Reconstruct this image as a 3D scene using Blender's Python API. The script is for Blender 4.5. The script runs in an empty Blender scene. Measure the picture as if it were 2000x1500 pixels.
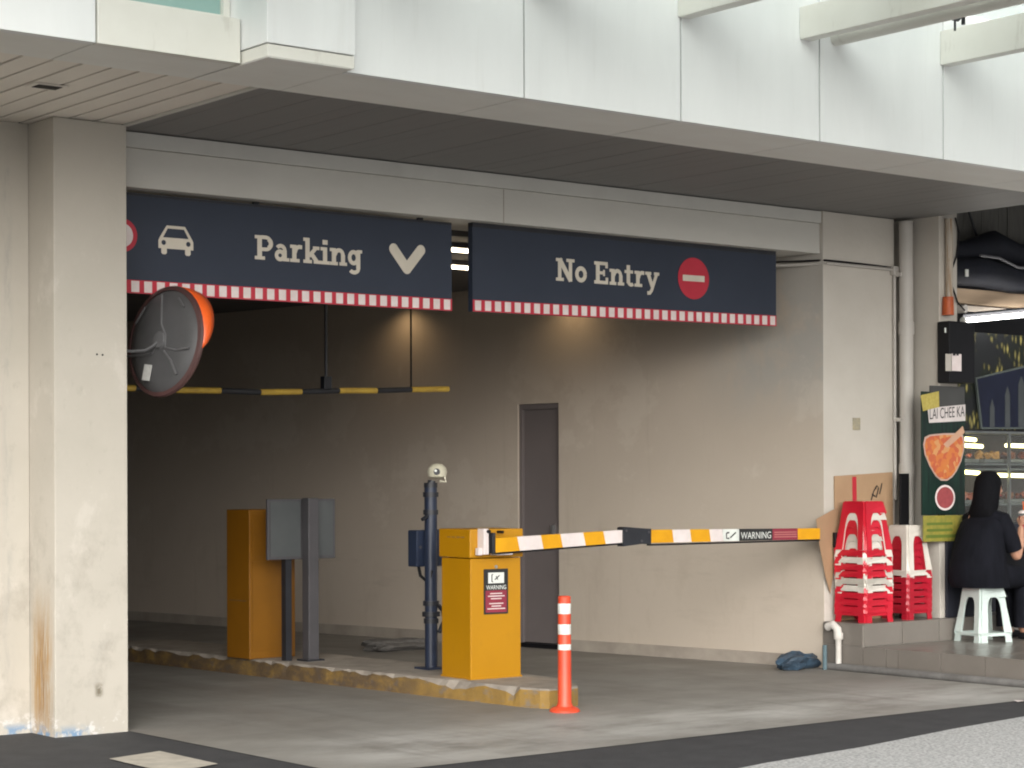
import bpy, bmesh, math, random
from mathutils import Vector, Matrix
random.seed(7)
S = bpy.context.scene
COL = S.collection
# ------------------------------------------------------------------ camera
TH = math.radians(38.378); FPX = 4000.0; CAM = Vector((-5.889, -11.195, 1.5)); HY = 943.5; ROLL = -0.0033
fw = Vector((math.sin(TH), math.cos(TH), 0)); rt0 = Vector((math.cos(TH), -math.sin(TH), 0)); up0 = Vector((0, 0, 1))
RT = rt0*math.cos(ROLL) + up0*math.sin(ROLL); UP = up0*math.cos(ROLL) - rt0*math.sin(ROLL)
cd = bpy.data.cameras.new('camera'); cam = bpy.data.objects.new('camera', cd); COL.objects.link(cam)
cd.sensor_width = 36; cd.lens = FPX/2000*36; cd.shift_y = (HY-750)/2000; cd.clip_end = 500; cd.clip_start = .1
m = Matrix.Identity(4)
for i in range(3):
    m[i][0] = RT[i]; m[i][1] = UP[i]; m[i][2] = -fw[i]; m[i][3] = CAM[i]
cam.matrix_world = m
S.camera = cam
# ------------------------------------------------------------------ sky, sun, exposure
SUN_DIR = Vector((-.58, -.76, .42)).normalized()      # towards the sun
w = bpy.data.worlds.new('World'); S.world = w; w.use_nodes = True
nt = w.node_tree; bg = nt.nodes['Background']
sky = nt.nodes.new('ShaderNodeTexSky'); sky.sky_type = 'NISHITA'; sky.sun_disc = False
sky.sun_elevation = math.asin(SUN_DIR.z); sky.sun_rotation = math.atan2(SUN_DIR.x, SUN_DIR.y)
sky.dust_density = 6; sky.air_density = 1.0; sky.ozone_density = 0.6
hs = nt.nodes.new('ShaderNodeHueSaturation'); hs.inputs['Saturation'].default_value = .22
nt.links.new(sky.outputs[0], hs.inputs['Color']); nt.links.new(hs.outputs[0], bg.inputs['Color'])
bg.inputs['Strength'].default_value = 0.06
sd = bpy.data.lights.new('sun', 'SUN'); sd.energy = 1.35; sd.angle = math.radians(85); sd.color = (1, .985, .96)
so = bpy.data.objects.new('sun', sd); COL.objects.link(so); so.location = (0, 0, 30)
so.rotation_euler = SUN_DIR.to_track_quat('Z', 'Y').to_euler()
S.cycles.filter_width = 2.0
S.view_settings.view_transform = 'Standard'; S.view_settings.look = 'None'
S.view_settings.exposure = 1.5; S.view_settings.gamma = 1

# ------------------------------------------------------------------ pixel -> place on a known surface
def ray(x, y): return fw + RT*((x-1000)/FPX) + UP*((HY-y)/FPX)
def onz(x, y, z=0.): d = ray(x, y); return CAM + d*((z-CAM.z)/d.z)
def onv(x, y, v=0.): d = ray(x, y); return CAM + d*((v-CAM.y)/d.y)
def onu(x, y, u=0.): d = ray(x, y); return CAM + d*((u-CAM.x)/d.x)

# ------------------------------------------------------------------ materials
MATS = {}
def mat(name, col, rough=.7, col2=None, scale=3., amt=.5, bump=0., bscale=40., metal=0., emit=None, estr=0., spec=.5, stretch=(1, 1, 1), detail=6):
    if name in MATS: return MATS[name]
    mt = bpy.data.materials.new(name); mt.use_nodes = True; t = mt.node_tree; b = t.nodes['Principled BSDF']
    b.inputs['Roughness'].default_value = rough; b.inputs['Metallic'].default_value = metal
    b.inputs['Specular IOR Level'].default_value = spec
    b.inputs['Base Color'].default_value = (*col, 1)
    geo = t.nodes.new('ShaderNodeNewGeometry'); mp = t.nodes.new('ShaderNodeMapping'); mp.inputs['Scale'].default_value = stretch
    t.links.new(geo.outputs['Position'], mp.inputs['Vector'])
    if col2 is None: col2 = tuple(c*.78 for c in col)
    nz = t.nodes.new('ShaderNodeTexNoise'); nz.inputs['Scale'].default_value = scale; nz.inputs['Detail'].default_value = detail; nz.inputs['Roughness'].default_value = .62
    t.links.new(mp.outputs[0], nz.inputs['Vector'])
    cr = t.nodes.new('ShaderNodeValToRGB'); cr.color_ramp.elements[0].position = .5-amt*.5*.6; cr.color_ramp.elements[1].position = .5+amt*.5*.6
    cr.color_ramp.elements[0].color = (*col2, 1); cr.color_ramp.elements[1].color = (*col, 1)
    t.links.new(nz.outputs['Fac'], cr.inputs[0]); t.links.new(cr.outputs[0], b.inputs['Base Color'])
    if bump:
        n2 = t.nodes.new('ShaderNodeTexNoise'); n2.inputs['Scale'].default_value = bscale; n2.inputs['Detail'].default_value = 4
        t.links.new(mp.outputs[0], n2.inputs['Vector'])
        bp = t.nodes.new('ShaderNodeBump'); bp.inputs['Strength'].default_value = bump; bp.inputs['Distance'].default_value = .01
        t.links.new(n2.outputs['Fac'], bp.inputs['Height']); t.links.new(bp.outputs[0], b.inputs['Normal'])
    if emit:
        b.inputs['Emission Color'].default_value = (*emit, 1); b.inputs['Emission Strength'].default_value = estr
    mt['_out'] = cr.name
    MATS[name] = mt; return mt

def layer(mt, col, boxlo, boxhi, scale=6., lo=.45, hi=.6, soft=.06, stretch=(1, 1, 1), strength=1.):
    """a stain or painted shade of noise shape, inside a soft box in world metres"""
    t = mt.node_tree; b = t.nodes['Principled BSDF']; L = t.links
    src = b.inputs['Base Color'].links[0].from_socket
    geo = t.nodes.new('ShaderNodeNewGeometry'); sx = t.nodes.new('ShaderNodeSeparateXYZ')
    L.new(geo.outputs['Position'], sx.inputs[0])
    mp = t.nodes.new('ShaderNodeMapping'); mp.inputs['Scale'].default_value = stretch; L.new(geo.outputs['Position'], mp.inputs[0])
    nz = t.nodes.new('ShaderNodeTexNoise'); nz.inputs['Scale'].default_value = scale; nz.inputs['Detail'].default_value = 8; nz.inputs['Roughness'].default_value = .68
    L.new(mp.outputs[0], nz.inputs['Vector'])
    mr = t.nodes.new('ShaderNodeMapRange'); mr.inputs['From Min'].default_value = lo; mr.inputs['From Max'].default_value = hi
    L.new(nz.outputs['Fac'], mr.inputs['Value']); cur = mr.outputs[0]
    sf_ = soft if isinstance(soft, tuple) else (soft,)*3
    for ax in range(3):
        soft = sf_[ax]
        for lim, sg in ((boxlo[ax], 1), (boxhi[ax], -1)):
            if lim is None: continue
            r = t.nodes.new('ShaderNodeMapRange'); r.interpolation_type = 'SMOOTHSTEP'
            if sg > 0: r.inputs['From Min'].default_value = lim-soft; r.inputs['From Max'].default_value = lim+soft
            else: r.inputs['From Min'].default_value = lim+soft; r.inputs['From Max'].default_value = lim-soft
            L.new(sx.outputs[ax], r.inputs['Value'])
            mu = t.nodes.new('ShaderNodeMath'); mu.operation = 'MULTIPLY'; L.new(cur, mu.inputs[0]); L.new(r.outputs[0], mu.inputs[1]); cur = mu.outputs[0]
    mu = t.nodes.new('ShaderNodeMath'); mu.operation = 'MULTIPLY'; mu.inputs[1].default_value = strength; L.new(cur, mu.inputs[0])
    mx = t.nodes.new('ShaderNodeMix'); mx.data_type = 'RGBA'
    L.new(mu.outputs[0], mx.inputs['Factor']); L.new(src, mx.inputs['A']); mx.inputs['B'].default_value = (*col, 1)
    L.new(mx.outputs['Result'], b.inputs['Base Color'])
    return mt

# ------------------------------------------------------------------ mesh building
class MB:
    def __init__(s, M=None): s.v = []; s.f = []; s.M = M
    def add(s, vs, fs):
        o = len(s.v)
        s.v += [(s.M @ Vector(p)) if s.M else Vector(p) for p in vs]
        s.f += [tuple(i+o for i in f) for f in fs]; return s
    def box(s, lo, hi, bev=0.):
        x0, y0, z0 = lo; x1, y1, z1 = hi
        if bev <= 0:
            return s.add([(x0,y0,z0),(x1,y0,z0),(x1,y1,z0),(x0,y1,z0),(x0,y0,z1),(x1,y0,z1),(x1,y1,z1),(x0,y1,z1)],
                         [(3,2,1,0),(4,5,6,7),(0,1,5,4),(1,2,6,5),(2,3,7,6),(3,0,4,7)])
        bm = bmesh.new(); bmesh.ops.create_cube(bm, size=1)
        for p in bm.verts: p.co = Vector(((x0+x1)/2+p.co.x*(x1-x0), (y0+y1)/2+p.co.y*(y1-y0), (z0+z1)/2+p.co.z*(z1-z0)))
        bmesh.ops.bevel(bm, geom=bm.edges[:], offset=bev, segments=2, affect='EDGES', profile=.6)
        bm.verts.index_update(); s.add([p.co[:] for p in bm.verts], [[q.index for q in f.verts] for f in bm.faces]); bm.free(); return s
    def tube(s, pts, r, n=10, caps=True):
        pts = [Vector(p) for p in pts]; rs = r if isinstance(r, (list, tuple)) else [r]*len(pts)
        vs = []; fs = []; ref = None
        for i, p in enumerate(pts):
            a = pts[max(i-1, 0)]; b = pts[min(i+1, len(pts)-1)]; d = (b-a).normalized()
            if ref is None: ref = d.orthogonal().normalized()
            x = (ref - d*ref.dot(d)).normalized(); ref = x; y = d.cross(x)
            for k in range(n):
                an = 2*math.pi*k/n; vs.append(p + (x*math.cos(an)+y*math.sin(an))*rs[i])
        for i in range(len(pts)-1):
            for k in range(n): fs.append((i*n+k, i*n+(k+1) % n, (i+1)*n+(k+1) % n, (i+1)*n+k))
        if caps: fs.append(tuple(range(n-1, -1, -1))); fs.append(tuple((len(pts)-1)*n+k for k in range(n)))
        return s.add(vs, fs)
    def lathe(s, prof, c=(0, 0, 0), n=24):
        vs = []; fs = []
        for r, z in prof:
            for k in range(n): a = 2*math.pi*k/n; vs.append((c[0]+r*math.cos(a), c[1]+r*math.sin(a), c[2]+z))
        for i in range(len(prof)-1):
            for k in range(n): fs.append((i*n+k, i*n+(k+1) % n, (i+1)*n+(k+1) % n, (i+1)*n+k))
        return s.add(vs, fs)
    def loft(s, rings, caps=True):
        n = len(rings[0]); vs = [p for r in rings for p in r]; fs = []
        for i in range(len(rings)-1):
            for k in range(n): fs.append((i*n+k, i*n+(k+1) % n, (i+1)*n+(k+1) % n, (i+1)*n+k))
        if caps: fs.append(tuple(range(n-1, -1, -1))); fs.append(tuple((len(rings)-1)*n+k for k in range(n)))
        return s.add(vs, fs)
    def poly(s, pts, y, th=0.):                      # polygon in the x-z plane facing -y
        n = len(pts); vs = [(p[0], y, p[1]) for p in pts]; fs = [tuple(range(n))]
        if th:
            vs += [(p[0], y+th, p[1]) for p in pts]; fs.append(tuple(range(2*n-1, n-1, -1)))
            fs += [(i, n+i, n+(i+1) % n, (i+1) % n) for i in range(n)]
        return s.add(vs, fs)
    def stroke(s, pts, wd, y):                       # flat stroke in the x-z plane
        n = len(pts); vs = []
        for i, p in enumerate(pts):
            a = pts[max(i-1, 0)]; b = pts[min(i+1, n-1)]; dx, dz = b[0]-a[0], b[1]-a[1]; l = math.hypot(dx, dz) or 1
            nx, nz = -dz/l, dx/l; vs += [(p[0]+nx*wd/2, y, p[1]+nz*wd/2), (p[0]-nx*wd/2, y, p[1]-nz*wd/2)]
        return s.add(vs, [(2*i, 2*i+1, 2*i+3, 2*i+2) for i in range(n-1)])
    def build(s, name, material, parent=None, smooth=False):
        off = Vector((0, 0, 0)); p = parent
        while p is not None: off += p.location; p = p.parent
        me = bpy.data.meshes.new(name); me.from_pydata([tuple(v-off) for v in s.v], [], s.f); me.validate(); me.update()
        bm = bmesh.new(); bm.from_mesh(me); bmesh.ops.recalc_face_normals(bm, faces=bm.faces[:]); bm.to_mesh(me); bm.free()
        if smooth:
            for f in me.polygons: f.use_smooth = True
            me.set_sharp_from_angle(angle=math.radians(40))
        me.materials.append(material)
        o = bpy.data.objects.new(name, me); COL.objects.link(o)
        if parent: o.parent = parent
        return o
def thing(name, label, cat, loc=(0, 0, 0), group=None):
    o = bpy.data.objects.new(name, None); COL.objects.link(o); o.location = loc; o.empty_display_size = .1
    o['label'] = label; o['category'] = cat
    if group: o['group'] = group
    return o
def tag(o, label, cat, group=None):
    o['label'] = label; o['category'] = cat
    if group: o['group'] = group
    return o
def struct(o, label=None):
    o['kind'] = 'structure'
    if label: o['label'] = label
    return o
def arc(cx, cz, rx, rz, a0, a1, n=14):
    return [(cx+rx*math.cos(math.radians(a0+(a1-a0)*i/n)), cz+rz*math.sin(math.radians(a0+(a1-a0)*i/n))) for i in range(n+1)]
def copy_tree(o, parent=None):
    c = o.copy(); COL.objects.link(c); c.parent = parent
    for ch in o.children: copy_tree(ch, c)
    return c
def text_mesh(body, size, mt, name, parent, origin, xdir=(1, 0, 0), zdir=(0, 0, 1), width=None):
    cu = bpy.data.curves.new(name, 'FONT'); cu.body = body; cu.size = size; cu.resolution_u = 3
    to = bpy.data.objects.new(name, cu); me = bpy.data.meshes.new_from_object(to)
    bpy.data.objects.remove(to); bpy.data.curves.remove(cu)
    X = Vector(xdir); Z = Vector(zdir); o3 = Vector(origin)
    xs = [v.co.x for v in me.vertices]; x0 = min(xs); k = (width/(max(xs)-x0)) if width else 1
    vs = [o3 + X*((v.co.x-x0)*k) + Z*v.co.y for v in me.vertices]; fs = [tuple(p.vertices) for p in me.polygons]
    bpy.data.meshes.remove(me)
    b = MB(); b.add(vs, fs); return b.build(name, mt, parent)

# ------------------------------------------------------------------ palette
M_asph = mat('asphalt_dark', (.044, .044, .047), .85, (.026, .026, .029), 5, .7, .5, 120)
M_asphl = mat('asphalt_worn', (.56, .56, .55), .85, (.24, .24, .24), 55, .55, .7, 90, detail=3)
M_conc = mat('concrete_floor', (.30, .287, .262), .62, (.19, .18, .163), 1.3, .9, .25, 30, spec=.3, stretch=(1, 1.7, 1), detail=9)
layer(M_conc, (.16, .14, .12), (-1, -.6, -1), (7, 12, 1), 1.1, .40, .68, .8, (1.3, .6, 1), .6)  # dirt noise that also puts the indoor dimness into the floor colour
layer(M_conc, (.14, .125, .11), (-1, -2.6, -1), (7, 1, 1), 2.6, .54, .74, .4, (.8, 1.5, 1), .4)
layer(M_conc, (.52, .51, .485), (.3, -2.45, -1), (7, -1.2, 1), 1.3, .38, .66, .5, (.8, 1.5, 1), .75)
M_patch = mat('concrete_square', (.50, .46, .39), .8, (.36, .33, .28), 9, .6, .3, 60)
M_pil = mat('painted_pillar', (.50, .465, .405), .72, (.44, .41, .352), 1.6, .8, .22, 25, detail=8)
layer(M_pil, (.31, .28, .235), (None, None, -.1), (1, None, 1.25), 5, .50, .70, .35, (1, 1, .8), .6)
layer(M_pil, (.36, .33, .28), (None, None, .2), (1, None, 2.6), 14, .58, .70, .4, (1, 1, .6), .45)
layer(M_pil, (.62, .58, .52), (None, None, -.1), (1, None, 3.0), 2.3, .56, .62, .3, (1, 1, .7), .35)
layer(M_pil, (.36, .21, .07), (-.50, .05, .02), (-.475, .30, .70), 5, .36, .54, (.004, .05, .3), (1, 14, .9), .95)
layer(M_pil, (.22, .115, .035), (-.50, .12, .05), (-.475, .24, .62), 6, .44, .56, (.004, .05, .3), (1, 16, .8), .9)
layer(M_pil, (.27, .25, .22), (-.44, -.1, .25), (-.1, .05, .75), 4, .50, .66, (.1, .1, .25), (1, 1, 1), .45)
layer(M_pil, (.12, .25, .42), (-1.6, None, -.1), (-.25, None, .045), 7, .47, .56, (.1, .1, .035), (1, 1, 1), .85)
layer(M_pil, (.66, .65, .63), (-.9, None, -.1), (.1, None, .10), 11, .54, .60, (.1, .1, .06), (1, 1, 1.5), .7)
layer(M_pil, (.13, .11, .07), (-.215, -.1, .225), (-.175, .05, .30), 30, .35, .5, .02, (1, 1, 1), .9)
layer(M_pil, (.35, .33, .30), (-.64, None, .3), (-.60, None, 3.4), 14, .48, .62, .03, (2, 2, .35), .6)
M_pilr = mat('painted_pillar_street', (.56, .525, .47), .72, (.49, .455, .40), 1.8, .8, .2, 25, detail=8)
layer(M_pilr, (.34, .31, .27), (None, None, 0), (None, None, 1.2), 6, .54, .72, .3, (1, 1, .5), .5)
M_wall = mat('ramp_wall_paint', (.53, .462, .385), .7, (.485, .42, .348), 1.1, .8, .15, 22, detail=8)
layer(M_wall, (.38, .39, .38), (5.9, None, 2.2), (7, 1.2, 3.6), 1.2, .36, .5, .35, (1, 1, .8), .6)
layer(M_wall, (.38, .32, .25), (None, None, 0), (None, None, 1.0), 3.0, .52, .72, .4, (1, 1, .5), .4)
layer(M_wall, (.36, .31, .25), (None, .4, .35), (None, None, 1.0), 2.2, .56, .68, (.3, .3, .25), (.5, .5, 3), .35)
layer(M_wall, (.66, .60, .52), (None, None, .8), (None, None, 3.0), .9, .54, .58, .3, (1, 1, 1), .25)
layer(M_wall, (.40, .34, .27), (None, None, None), (None, None, None), 2.0, .58, .72, .3, (3, 3, .25), .35)
M_skirt = mat('skirting', (.40, .355, .30), .75, (.27, .235, .2), 3, .7, .3, 30)
M_ceild = mat('soffit_dark', (.215, .212, .206), .55, (.20, .197, .191), 2.5, .8, 0, spec=.3, stretch=(6, .6, 1))
M_ceilb = mat('soffit_border', (.80, .80, .765), .6, (.745, .735, .695), 2.2, .8, .05, 20, stretch=(1, 2, 1))
M_strip = mat('ceiling_strip', (.80, .75, .68), .55, (.75, .70, .63), 2.0, .8)
M_gap = mat('joint_dark', (.03, .028, .026), .9)
M_white = mat('white_panel', (.80, .815, .81), .42, (.74, .755, .75), 1.4, .9, .04, 6, stretch=(2.5, 2.5, .6))
M_cream = mat('cream_panel', (.74, .735, .68), .5, (.66, .65, .59), 2.0, .9, .05, 12)
layer(M_cream, (.45, .42, .36), (None, None, None), (None, None, None), 3.5, .60, .75, .1, (2, 2, .5), .6)
M_beam = mat('grey_beam', (.58, .565, .52), .65, (.50, .485, .445), 1.2, .9, .1, 16, stretch=(1, 1, 3))
M_ledge = mat('beam_ledge', (.58, .57, .53), .65, (.52, .51, .475), 2)
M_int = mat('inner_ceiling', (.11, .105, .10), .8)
M_navy = mat('sign_navy', (.033, .042, .064), .42, (.029, .037, .057), 2.5, .6, spec=.4)
M_letter = mat('sign_letter', (.66, .61, .51), .55, (.60, .55, .46), 8)
M_red = mat('sign_red', (.52, .030, .055), .45, (.46, .025, .045), 5)
M_stripew = mat('stripe_white', (.78, .70, .68), .45, (.70, .60, .58), 12)
M_dark = mat('dark_metal', (.022, .024, .03), .45, (.016, .017, .022), 6)
M_poln = mat('pole_navy', (.022, .032, .060), .38, (.016, .022, .042), 6, .6)
M_yel = mat('barrier_yellow', (.46, .215, .003), .38, (.41, .19, .003), 2.2, .9, .03, 30)
layer(M_yel, (.36, .17, .01), (None, None, None), (None, None, None), 12, .62, .75, .1, (1, 1, .4), .5)
M_yeld = mat('ticket_yellow', (.26, .105, .004), .5, (.21, .085, .003), 3, .8)
M_armw = mat('arm_white', (.74, .66, .64), .4, (.64, .57, .55), 7)
M_army = mat('arm_yellow', (.70, .34, .005), .4, (.62, .29, .004), 7)
M_maroon = mat('maroon', (.26, .028, .05), .5)
M_kyel = mat('kerb_yellow', (.34, .205, .045), .75, (.22, .135, .04), 6, .8, .5, 40)
layer(M_kyel, (.19, .16, .13), (None, None, None), (None, None, None), 7, .54, .64, .1, (1.2, 1.2, 2), .8)
layer(M_kyel, (.085, .06, .042), (None, .5, None), (None, None, None), 4, .30, .55, .5, (1.2, 1.2, 2), .85)  # brown dirt, with the unlit inner length darkened in the colour too
M_ktop = mat('island_concrete', (.36, .32, .27), .8, (.22, .19, .16), 6, .8, .5, 45)
M_orange = mat('bollard_orange', (.66, .075, .03), .42, (.57, .06, .026), 6)
M_morange = mat('mirror_orange', (.85, .13, .02), .4, (.75, .10, .015), 6)
M_refl = mat('reflective_band', (.74, .76, .72), .35, (.62, .64, .60), 12)
M_grey = mat('grey_board', (.085, .092, .094), .5, (.072, .079, .081), 4)
M_greyp = mat('grey_post', (.078, .074, .080), .5, (.066, .063, .068), 4)
M_mback = mat('mirror_back', (.085, .085, .088), .48, (.068, .068, .07), 5)
M_mback2 = mat('mirror_rib', (.115, .115, .118), .45, (.1, .1, .103), 5)
M_label = mat('pale_label', (.55, .55, .53), .5, (.45, .45, .43), 30)
M_mirror = mat('mirror_glass', (.8, .82, .84), .04, (.8, .82, .84), 1, metal=1)
M_sred = mat('stool_red', (.53, .012, .03), .34, (.46, .010, .025), 5)
M_sred2 = mat('stool_dark_red', (.40, .010, .026), .36, (.34, .009, .022), 5)
M_swht = mat('stool_white', (.66, .62, .56), .38, (.58, .54, .48), 7)
M_sgry = mat('stool_grey', (.50, .46, .41), .4, (.43, .40, .35), 7)
M_sgrn = mat('stool_pale_green', (.56, .65, .62), .36, (.50, .58, .55), 7)
M_card = mat('cardboard', (.40, .26, .15), .85, (.35, .225, .13), 5, .7, .1, 60)
M_tape = mat('box_tape', (.50, .03, .045), .4)
M_ink = mat('black_ink', (.02, .02, .02), .6)
M_tile = mat('step_tile', (.20, .180, .160), .30, (.165, .148, .130), 3, .8, .03, 20)
M_grout = mat('tile_grout', (.30, .28, .25), .8)
M_pvc = mat('pvc_pipe', (.62, .59, .55), .5, (.50, .47, .43), 6)
M_pipe = mat('down_pipe', (.50, .475, .44), .55, (.43, .405, .37), 3, .7)
M_rust = mat('rusty_wall', (.52, .47, .40), .75, (.46, .41, .34), 3)
layer(M_rust, (.30, .17, .07), (None, None, None), (None, None, None), 6, .45, .6, .1, (9, 9, .6), .75)
M_blue = mat('blue_sheet', (.045, .085, .13), .5, (.02, .028, .04), 9, .6, .3, 30)
M_black = mat('black_plastic', (.007, .007, .009), .55, spec=.3)
M_cloth = mat('black_cloth', (.008, .0085, .013), .9, (.004, .0045, .007), 9, .6, 1.0, 14, spec=.15, stretch=(1.6, 1.6, .5))
M_hair = mat('black_hair', (.007, .007, .009), .8, (.003, .003, .004), 40, .6, .6, 60, stretch=(3, 3, .3), spec=.1)
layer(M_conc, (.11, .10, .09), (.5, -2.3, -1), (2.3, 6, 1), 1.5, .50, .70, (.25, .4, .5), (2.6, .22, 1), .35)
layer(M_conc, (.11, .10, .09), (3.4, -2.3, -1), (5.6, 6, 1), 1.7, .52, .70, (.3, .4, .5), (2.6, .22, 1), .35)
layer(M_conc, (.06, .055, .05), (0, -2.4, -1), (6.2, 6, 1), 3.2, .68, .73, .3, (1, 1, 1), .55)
M_skin = mat('skin', (.47, .25, .165), .5, (.42, .22, .145), 8)
M_tan = mat('tan_timber', (.42, .31, .21), .7, (.34, .25, .17), 5, .7, stretch=(.5, 1, 6))
M_void = mat('shop_dark', (.020, .020, .024), .8)
M_steel = mat('steel', (.55, .56, .57), .3, (.45, .46, .47), 9, metal=.8)
M_lampw = mat('tube_light', (.9, .9, .9), .5, emit=(1, .97, .92), estr=9)
M_lampy = mat('warm_light', (.9, .8, .4), .5, emit=(1, .85, .35), estr=3.0)
M_lampf = mat('ceiling_tube', (.9, .85, .7), .5, emit=(1, .83, .58), estr=4.5)
def glass(name, col, a=.3, rough=.05):
    mt = bpy.data.materials.new(name); mt.use_nodes = True; t = mt.node_tree; t.nodes.clear()
    o = t.nodes.new('ShaderNodeOutputMaterial'); mx = t.nodes.new('ShaderNodeMixShader'); tr = t.nodes.new('ShaderNodeBsdfTransparent'); gl = t.nodes.new('ShaderNodeBsdfPrincipled')
    tr.inputs[0].default_value = (*col, 1); gl.inputs['Base Color'].default_value = (*col, 1); gl.inputs['Roughness'].default_value = rough
    mx.inputs[0].default_value = a; t.links.new(tr.outputs[0], mx.inputs[1]); t.links.new(gl.outputs[0], mx.inputs[2]); t.links.new(mx.outputs[0], o.inputs[0]); return mt
M_glassg = glass('green_glass', (.50, .72, .68), .55)
M_canopy = glass('canopy_glass', (.88, .92, .91), .3, .4)
M_glassc = glass('clear_glass', (.93, .95, .94), .035)

# ------------------------------------------------------------------ key dimensions (u = x along the street front, v = y into the building)
H = 3.685; VF = -2.19; VB = .20; VIN = -1.53; URS = 7.33; VP = .17
W0 = Vector((6.31, VP, 0)); W1 = Vector((4.80, 9.5, 0)); WD = (W1-W0).normalized(); WN = Vector((-WD.y, WD.x, 0))   # ramp wall, normal to -u
ZC = 3.30                                                                                                       # inner ceiling
# ------------------------------------------------------------------ ground
def sheet(name, pts, z, mt, label):
    b = MB(); b.add([(p[0], p[1], z) for p in pts], [tuple(range(len(pts)))]); return struct(b.build(name, mt), label)
sheet('road', [(-70, -60), (70, -60), (70, -.5), (8.9, -.5), (8.9, .3), (-70, .5)], 0, M_asph, 'dark asphalt road and verge')
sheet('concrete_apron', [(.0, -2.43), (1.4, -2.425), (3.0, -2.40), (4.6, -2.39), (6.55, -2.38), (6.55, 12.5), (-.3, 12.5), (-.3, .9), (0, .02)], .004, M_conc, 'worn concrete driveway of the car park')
sheet('worn_asphalt', [(.2, -4.1), (1.1, -3.66), (1.95, -3.47), (2.8, -3.36), (3.9, -3.13), (4.72, -3.0), (6.5, -2.82), (12, -2.5), (40, -2.5), (40, -40), (-3, -40)], .004, M_asphl, 'light worn asphalt of the street')
sq = [onz(x, y, .004) for x, y in ((213, 1483), (312, 1468), (426, 1493), (330, 1511))]
sheet('concrete_square', sq, .008, M_patch, 'pale concrete square set in the asphalt')

# ------------------------------------------------------------------ the car-park building
B = thing('parking_building', 'white panelled building over the car park entrance with grey soffit', 'building', (0, .5, 0))
mb = MB(); mb.box((-.48, 0, -.02), (0, .95, H-.004), .006); lp = mb.build('pillar', M_pil, B)
mb = MB(); mb.box((-9, .34, -.02), (-.483, .6, H-.002)); mb.build('wall', M_pil, B)
for k, (x, y) in enumerate(((189, 692), (200, 693))):
    c = onv(x, y, 0); a = MB(); a.lathe([(.0, 0), (.006, 0), (.006, .01), (0, .01)], n=8)
    a.v = [Vector((c.x+p.x, -.004+p.z*.3, c.z+p.y)) for p in a.v]; a.build('screw_hole', M_ink, lp)
mb = MB(); mb.box((W0.x, VP, -.02), (7.17, .9, H-.004), .006); rp = mb.build('pillar', M_pilr, B); rp['label'] = 'right painted pillar beside the food stall'
mb = MB(); mb.box((7.173, .42, 0), (7.34, .9, H-.004)); mb.build('recess_wall', M_pilr, B)
mb = MB(); mb.box((URS, -.17, -.02), (7.56, .9, H+.3), .004); fin = mb.build('wall_end', M_pilr, B)
# ramp wall with its door, built along the wall line
def wl(s, n, z): return W0 + WD*s + WN*n + Vector((0, 0, z))
def wbox(b, s0, s1, n0, n1, z0, z1):
    b.add([wl(s0, n0, z0), wl(s1, n0, z0), wl(s1, n1, z0), wl(s0, n1, z0), wl(s0, n0, z1), wl(s1, n0, z1), wl(s1, n1, z1), wl(s0, n1, z1)],
          [(3, 2, 1, 0), (4, 5, 6, 7), (0, 1, 5, 4), (1, 2, 6, 5), (2, 3, 7, 6), (3, 0, 4, 7)])
def sonwall(x, y):
    d = ray(x, y); nn = WN; t = (W0-CAM).dot(nn)/d.dot(nn); p = CAM+d*t; return (p-W0).dot(WD), p.z
ds0, dz = sonwall(1091, 790); ds1, _ = sonwall(1011, 793); DZ = 2.22
mb = MB()
wbox(mb, .0, ds0, -.3, 0, -.01, H); wbox(mb, ds0, ds1, -.3, 0, DZ, H); wbox(mb, ds1, 12.4, -.3, 0, -.01, H)
sw = mb.build('ramp_wall', M_wall, B)
mb = MB(); wbox(mb, .12, ds0-.02, .0, .028, -.005, .10); wbox(mb, ds1+.02, 12.3, .0, .028, -.005, .10); mb.build('skirting', M_skirt, sw)
M_door = mat('door_grey', (.17, .148, .145), .5, (.15, .13, .128), 2, .7)
mb = MB(); wbox(mb, ds0+.035, ds1-.035, -.09, -.05, .05, DZ-.05); dr = mb.build('door', M_door, B); dr['label'] = 'grey door set into the ramp wall'
mb = MB(); wbox(mb, ds0+.002, ds0+.034, -.2, -.02, 0, DZ-.002); wbox(mb, ds1-.034, ds1-.002, -.2, -.02, 0, DZ-.002); wbox(mb, ds0+.034, ds1-.034, -.2, -.02, DZ-.05, DZ-.002)
mb.build('door_frame', M_door, dr)
mb = MB(); wbox(mb, ds0+.002, ds1-.002, -.2, .01, -.005, .045); mb.build('threshold', M_black, dr)
mb = MB(); wbox(mb, ds0+.09, ds0+.11, -.05, -.01, 1.0, 1.12); mb.build('handle', M_steel, dr)
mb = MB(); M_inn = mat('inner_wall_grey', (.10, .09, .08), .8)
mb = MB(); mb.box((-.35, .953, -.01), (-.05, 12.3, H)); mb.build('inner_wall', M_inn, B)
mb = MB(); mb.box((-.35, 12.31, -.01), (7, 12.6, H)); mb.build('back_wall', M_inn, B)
mb = MB(); mb.box((-.04, .75, ZC), (6.5, 12.3, ZC+.1)); mb.build('inner_ceiling', M_int, B)
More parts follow.
